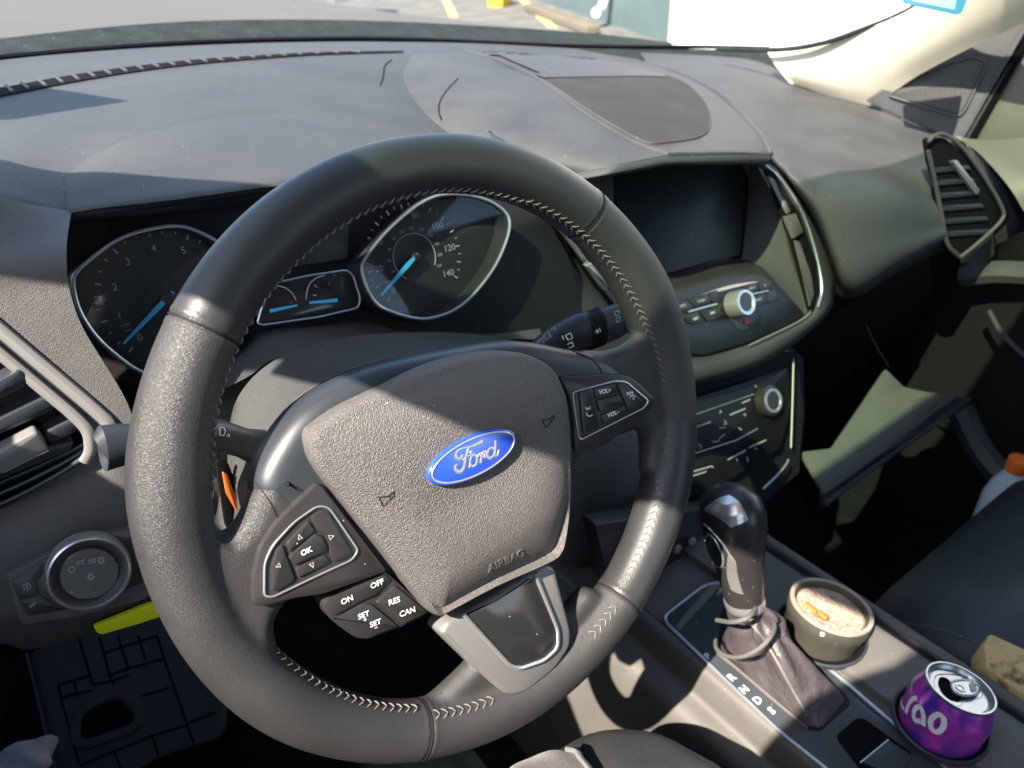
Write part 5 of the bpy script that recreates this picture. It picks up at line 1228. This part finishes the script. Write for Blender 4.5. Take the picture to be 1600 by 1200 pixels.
# driver door (lower), passenger door
DD = root('driver_door', (-.42, 0, -.8), 'dark driver door below the open window, at the left edge', 'car door')
bm = newbm(); boxbm(bm, V((-.44, -.3, -.45)), .04, 2.3, .72, 0, .01); link('door_panel', bm, M['door'], DD)
PD = root('passenger_door', (1.14, 0, -.8), 'dark passenger door with triangular speaker grille and pocket, behind the open glovebox', 'car door')
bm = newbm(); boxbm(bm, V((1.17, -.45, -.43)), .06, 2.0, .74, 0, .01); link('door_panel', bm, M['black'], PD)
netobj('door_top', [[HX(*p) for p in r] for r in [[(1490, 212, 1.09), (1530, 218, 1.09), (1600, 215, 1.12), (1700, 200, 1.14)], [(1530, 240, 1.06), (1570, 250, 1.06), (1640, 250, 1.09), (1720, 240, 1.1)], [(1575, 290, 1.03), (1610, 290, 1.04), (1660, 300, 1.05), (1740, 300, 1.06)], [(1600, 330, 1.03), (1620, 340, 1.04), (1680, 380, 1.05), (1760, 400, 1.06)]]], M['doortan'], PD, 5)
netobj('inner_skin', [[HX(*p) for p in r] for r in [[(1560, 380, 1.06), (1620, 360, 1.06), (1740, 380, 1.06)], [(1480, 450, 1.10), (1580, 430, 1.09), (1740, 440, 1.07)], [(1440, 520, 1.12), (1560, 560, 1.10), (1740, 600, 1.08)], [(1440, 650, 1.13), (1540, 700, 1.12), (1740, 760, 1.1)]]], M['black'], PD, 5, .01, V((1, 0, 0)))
tubeobj('armrest', [(1505, 432), (1560, 425), (1640, 430), (1720, 440)], XPL(1.06), .018, M['door'], PD)
tubeobj('door_pocket', [(1500, 640), (1530, 700), (1570, 745), (1640, 790)], XPL(1.02), .022, M['hub'], PD)
tubeobj('pocket_line', [(1545, 485), (1565, 520), (1600, 555), (1650, 590)], XPL(1.05), .004, M['dash'], PD)
TR = (V((1.09, .27, 0)), V((-.93, -.33, .12)).normalized())
plate('mirror_cover', [(1352, 157), (1390, 130), (1440, 100), (1520, 62), (1610, 18), (1560, 150), (1520, 222), (1480, 215), (1400, 180)], TR, M['door'], PD, .012, .002, .004)
plate('speaker_grille', [(1392, 148), (1440, 118), (1480, 102), (1520, 92), (1538, 97), (1530, 120), (1508, 165), (1500, 178), (1486, 176), (1440, 163)], off(TR, .004), M['mesh'], PD, .004, .001, .004, label='triangular speaker grille on the passenger door')
bm = newbm(); tube(bm, rc(PP([(1388, 149), (1440, 116), (1480, 99), (1522, 89), (1542, 97), (1532, 122), (1510, 168), (1500, 181), (1484, 179), (1438, 165)], off(TR, .004)), .006), .0018, True, 8); link('grille_edge', bm, M['door'], PD)
for q, mm, h, nme in (([(1505, 222), (1540, 160), (1600, 55), (1640, 0), (1625, 0), (1585, 60), (1530, 165), (1500, 215)], 'dash', .012, 'window_frame'), ([(1520, 224), (1556, 160), (1620, 50), (1640, 10), (1625, 20), (1545, 160), (1510, 222)], 'void', .014, 'weather_strip'), ([(1500, 224), (1535, 160), (1610, 0), (1800, 0), (1800, 232), (1600, 232)], 'doortan', .004, 'window_channel')):
    plate(nme, q, off(TR, h-.01), M[mm], PD, .01, .002, .003)
bm = newbm(); slab(bm, [V((1.15, .20, -.04)), V((1.15, -1.0, -.04)), V((1.08, -1.0, .5)), V((1.08, -.15, .5))], V((-1, 0, .13)).normalized(), [(0, -.004), (0, 0)]); link('window_glass', bm, M['glass'], PD, smooth=False)
# bottle in the door pocket
bt0 = HX(1592, 722, .99)
BT_ = root('water_bottle', bt0-V((0, 0, .18)), 'clear bottle with an orange cap, standing in the passenger door pocket', 'bottle')
bm = newbm(); lathe(bm, bt0, [(.030, -.18), (.032, -.17), (.032, -.07), (.026, -.045), (.0145, -.02), (.0135, -.012)], 32); link('bottle_body', bm, M['bottle'], BT_)
bm = newbm(); lathe(bm, bt0, [(.0155, -.016), (.0158, -.014), (.0158, .004), (.0145, .007), (.010, .008)], 32); link('bottle_cap', bm, M['orange'], BT_)
# yellow pull strip under the dash
bm = newbm(); slab(bm, rc([HY(*p) for p in [(146, 980, .112), (232, 945, .112), (262, 940, .112), (270, 958, .112), (215, 976, .112), (160, 992, .112), (152, 990, .112)]], .002), V((0, -1, 0)), rnd(.003, .0008))
setp(link('yellow_strip', bm, M['yellow'], None, loc=HY(200, 965, .112)), 'bright neon yellow plastic strip under the headlight switch', 'strip')
# rubber floor mat with a block pattern and a cut-out
MT = (V((-.2, .55, -.60)), V((0, -.40, .92)).normalized())
FM = root('floor_mat', HP(200, 1080, MT), 'dark rubber floor mat with block pattern and a rectangular cut-out, in the driver footwell', 'floor mat')
plate('mat_sheet', [(45, 1010), (150, 985), (330, 930), (355, 1110), (350, 1150), (240, 1185), (200, 1215), (95, 1225), (70, 1150)], MT, M['rubber'], FM, .012, .003, .02)
plate('cut_out', [(125, 1118), (185, 1090), (195, 1088), (212, 1118), (205, 1135), (135, 1156), (122, 1152)], off(MT, .0015), M['void'], FM, .003, .0006, .012)
frm = rc(PP([(120, 1112), (190, 1080), (218, 1112), (212, 1138), (135, 1164), (116, 1158)], off(MT, .001)), .02); bm = newbm(); tube(bm, frm, .007, True, 8, up=MT[1], ry=.004); link('cut_out_edge', bm, M['rubber'], FM)
def zm(X, Y): return (X/4.444, 980+Y/4.444)
strokes('mat_groove', [[zm(*p) for p in l] for l in [[(545, 60), (600, 250), (640, 390), (660, 395)], [(690, 70), (720, 180), (760, 330), (790, 400)], [(820, 60), (850, 160), (895, 290)], [(960, 60), (1000, 200), (1015, 230)], [(1090, 60), (1140, 220), (1200, 390), (1270, 590), (1350, 820)], [(400, 400), (510, 370), (640, 330)], [(405, 400), (430, 520), (480, 700), (550, 950)], [(420, 490), (540, 460), (640, 440)], [(515, 380), (540, 480)], [(650, 400), (790, 370), (900, 330)], [(720, 180), (840, 140), (960, 100), (1100, 60)], [(1290, 670), (1500, 590)], [(560, 960), (800, 860), (1040, 760), (1300, 680)], [(790, 850), (840, 990)], [(1050, 740), (1100, 890)], [(740, 340), (880, 290), (1130, 220)], [(980, 480), (1180, 420)]]], off(MT, .001), 3.2, M['void'], FM, .0006)
strokes('sill_line', [[zm(185, 180), zm(260, 480), zm(330, 780), zm(385, 990)]], off(MT, .02), 4, M['dash'], FM, .001)
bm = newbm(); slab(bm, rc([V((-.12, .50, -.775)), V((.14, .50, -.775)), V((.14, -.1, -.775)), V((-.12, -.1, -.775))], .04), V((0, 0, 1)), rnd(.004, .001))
setp(link('floor_light_patch', bm, mat('green_light_tone', (.07, .10, .055), .95, bump=[('n', 300, .8, .004)], var=.5, varscale=25), None, loc=V((0, .2, -.78))), 'worn dark green rug on the driver floor, glimpsed below the steering wheel', 'rug')  # added green sheet; its colour stands in for tinted light on the floor
# pale cloth bottom left
pcx = HZ(30, 1195, -.45)
bm = newbm(); bmesh.ops.create_uvsphere(bm, u_segments=72, v_segments=48, radius=1)
for v in bm.verts:
    v.co = V((v.co.x*.034*(1+.12*math.sin(v.co.y*5)), v.co.y*.026, v.co.z*.015)); v.co += V((.0012*math.sin(v.co.y*260), .001*math.sin(v.co.x*240), .0016*math.sin(v.co.x*200+v.co.y*120)))
bmesh.ops.translate(bm, vec=pcx, verts=bm.verts)
setp(link('pale_cloth', bm, M['cloth'], None, loc=pcx), 'crumpled pale cloth low in the driver footwell, left of the floor mat', 'cloth')
# blue card at the windshield top
cd = off((HX(1460, 8, .90), V((-.75, -.6, .25)).normalized()), 0)
bm = newbm(); slab(bm, rc(PP([(1408, -60), (1410, 5), (1495, 23), (1503, 20), (1512, -3), (1520, -50)], cd), .003), cd[1], rnd(.001, .0003))
CR_ = root('toll_card', HP(1460, 8, cd), 'light blue card hanging at the top right of the windshield', 'card')
link('card_sheet', bm, M['card'], CR_)
bm = newbm(); slab(bm, rc(PP([(1425, -55), (1425, 2), (1492, 16), (1502, -45)], off(cd, .0006)), .002), cd[1], rnd(.0005, .0001)); link('card_print', bm, M['cardlight'], CR_)
# unseen caster added high on the driver side glass, shaped for the dash shadow
def glasshit(p):
    t = 0
    for _ in range(200):
        q = p+S*t; zw = .565-(q.y-.10)*.60+.02
        if q.z > zw: break
        t += .004
    return p+S*t
st = [glasshit(HZ(x, y, .135)) for x, y in [(-60, 150), (50, 140), (205, 162), (40, 195), (-60, 200)]]
bm = newbm(); nst = (st[1]-st[0]).cross(st[2]-st[0]).normalized(); slab(bm, st, nst, [(0, -.001), (0, 0)])
setp(link('windshield_shadow_caster', bm, M['card'], None, loc=st[0], smooth=False), 'small parking sticker on the driver side of the windshield', 'sticker')

# ================================================================== OUTSIDE
GZ = -1.05
bm = newbm(); bm.faces.new([bm.verts.new(V(p)) for p in ((-200, -200, GZ), (300, -200, GZ), (300, 300, GZ), (-200, 300, GZ))])
setp(link('ground', bm, M['asphalt'], None, smooth=False), 'grey-brown asphalt of the parking lot beyond the windshield', 'ground', kind='structure')
def quad_on_ground(px, h=.004): return [HZ(x, y, GZ+h) for x, y in px]
for q, lb in (([(683, -20), (692, -20), (716, 27), (703, 27)], 'faded yellow parking line left of the teal wall, nearer the hood middle'), ([(800, -10), (812, -10), (872, 44), (855, 42)], 'faded yellow parking line closest to the teal wall')):
    P3 = quad_on_ground(q); bm = newbm(); bm.faces.new([bm.verts.new(p) for p in P3])
    setp(link('parking_line', bm, M['line'], None, loc=P3[0], smooth=False), lb, 'parking line', 'painted parking lines', 'structure')
b0_, b1_ = HZ(862, 8, GZ), HZ(1046, 68, GZ)
dr = (b1_-b0_); dr.z = 0; dr.normalize(); nw = V((-dr.y, dr.x, 0)); nw = nw if nw.dot(CC-b0_) > 0 else -nw
def wallbox(name, p, q, h, t, m_, lab, cat):
    pts = [p, q, q-nw*t, p-nw*t]; bm = newbm(); slab(bm, [V((a_.x, a_.y, GZ)) for a_ in pts], V((0, 0, 1)), [(0, 0), (0, h)]); return setp(link(name, bm, m_, None, loc=V((p.x, p.y, GZ)), smooth=False), lab, cat)
BL = wallbox('building_wall', b0_-dr*8, b1_, 3.2, .3, M['teal'], 'dull teal painted building wall beyond the hood', 'wall')
wallbox('door_frame', b1_+dr*.0+nw*.02, b1_+dr*.22+nw*.02, 3.2, .3, M['cream'], 'cream painted corner post between the teal wall and the white door', 'post')
wallbox('garage_door', b1_+dr*.22, b1_+dr*7, 3.2, .1, M['whitepaint'], 'bright white garage door at the upper right beyond the windshield', 'garage door')
bm = newbm(); dp = b0_+dr*1.2+nw*.08
pt0 = HP(946, 0, (b0_+nw*.1, nw)); pts = [V((pt0.x, pt0.y, 1.6)), V((pt0.x, pt0.y, pt0.z+.02)), HP(940, 14, (b0_+nw*.14, nw)), HP(931, 20, (b0_+nw*.3, nw))]
tube(bm, rc(pts, .12, closed=False), .055, False, 12); setp(link('drain_pipe', bm, M['whitepaint'], None, loc=pts[0]), 'white downpipe bending outwards at the foot of the teal wall', 'pipe')
k0_ = HZ(845, 38, GZ); bm = newbm(); boxbm(bm, V((0, 0, 0)), 2.6, .18, .10, math.atan2(dr.y, dr.x), .02)
kc_ = HZ(900, 32, GZ)+nw*.25+V((0, 0, .05)); bmesh.ops.translate(bm, vec=kc_, verts=bm.verts)
setp(link('wheel_stop', bm, mat('timber_brown', (.11, .09, .065), .9, var=.3), None, loc=kc_), 'brown timber wheel stop lying at the foot of the teal wall', 'wheel stop')
yb = HZ(782, 8, GZ); bm = newbm(); boxbm(bm, yb+V((0, 0, .12)), .5, .25, .3, .6, .04); setp(link('yellow_block', bm, mat('yellow_paint', (.6, .42, .03), .6), None, loc=yb), 'yellow painted concrete block far behind the parking lines', 'block')
# parked white car, only its lower corner shows past the hood
pc = HZ(572, 22, GZ)
PC = root('parked_car', pc, 'white parked car, only its low front corner in view beyond the hood', 'car')
def carside(t):
    return [(-2.1, .28), (-2.15, .55), (-2.05, .82), (-1.2, .95), (-.6, 1.42), (.9, 1.45), (1.6, 1.0), (2.1, .92), (2.15, .5), (2.1, .28)]
fx = V((-.75, .66, 0)).normalized(); fyv = V((-fx.y, fx.x, 0)); cen = pc+fx*2.1+fyv*.0+V((0, 0, 0))
bm = newbm(); pts = [cen+fx*a_+fyv*-.0+V((0, 0, b_)) for a_, b_ in carside(0)]
slab(bm, pts, fyv, [(.12, 0), (0, .15), (0, 1.6), (.12, 1.75)]); link('body', bm, M['carwhite'], PC)
for a_ in (-1.35, 1.35):
    for s_ in (.02, 1.56):
        bm = newbm(); lathe(bm, cen+fx*a_+fyv*s_+V((0, 0, .31)), [(.31, 0), (.31, .18), (.2, .2)], 28, fyv); link('wheel', bm, M['black'], PC)
for s_ in (-.01, 1.76):
    bm = newbm(); slab(bm, [cen+fx*a_+fyv*s_+V((0, 0, b_)) for a_, b_ in ((-1.0, .98), (-.55, 1.36), (.85, 1.38), (1.4, 1.02))], fyv, [(0, -.01), (0, .01)]); link('side_window', bm, M['gloss'], PC)
bm = newbm(); boxbm(bm, cen-fx*2.13+fyv*.25+V((0, 0, .62)), .3, .12, .14, math.atan2(fyv.y, fyv.x), .02); link('headlight', bm, M['chrome'], PC)

# ================================================================== LIGHT, SKY, CAMERA
w = bpy.data.worlds.new('World'); sc.world = w; w.use_nodes = True; nt = w.node_tree
sky = nt.nodes.new('ShaderNodeTexSky'); sky.sky_type = 'NISHITA'; sky.sun_disc = False
el = math.asin(S.z); az = math.atan2(S.x, S.y)
sky.sun_elevation = el; sky.sun_rotation = az; sky.air_density = 1.0; sky.dust_density = 1.2
bg = nt.nodes['Background']; bg.inputs['Strength'].default_value = .13; nt.links.new(sky.outputs[0], bg.inputs[0])
sl = bpy.data.lights.new('sun', 'SUN'); sl.energy = 4.7; sl.angle = math.radians(.5); sl.color = (1, .91, .79)
so = bpy.data.objects.new('sun', sl); COL.objects.link(so); so.location = (0, 0, 5); so.rotation_euler = S.to_track_quat('Z', 'Y').to_euler()
cam = bpy.data.cameras.new('camera'); co = bpy.data.objects.new('camera', cam); COL.objects.link(co); sc.camera = co
cam.sensor_fit = 'HORIZONTAL'; cam.sensor_width = 36; cam.lens = 36*F/1600; cam.clip_start = .01; cam.clip_end = 1000
Rb = Matrix((RC[0], -V(RC[1]), -V(RC[2]))).transposed()
co.matrix_world = Matrix.Translation(CC) @ Rb.to_4x4()
cam.dof.use_dof = True; cam.dof.focus_distance = .47; cam.dof.aperture_fstop = 27/2.6
vs_ = sc.view_settings; vs_.view_transform = 'Standard'; vs_.look = 'None'; vs_.exposure = 2.05; vs_.gamma = 1; vs_.use_curve_mapping = False
sc.cycles.max_bounces = 8; sc.cycles.transparent_max_bounces = 12
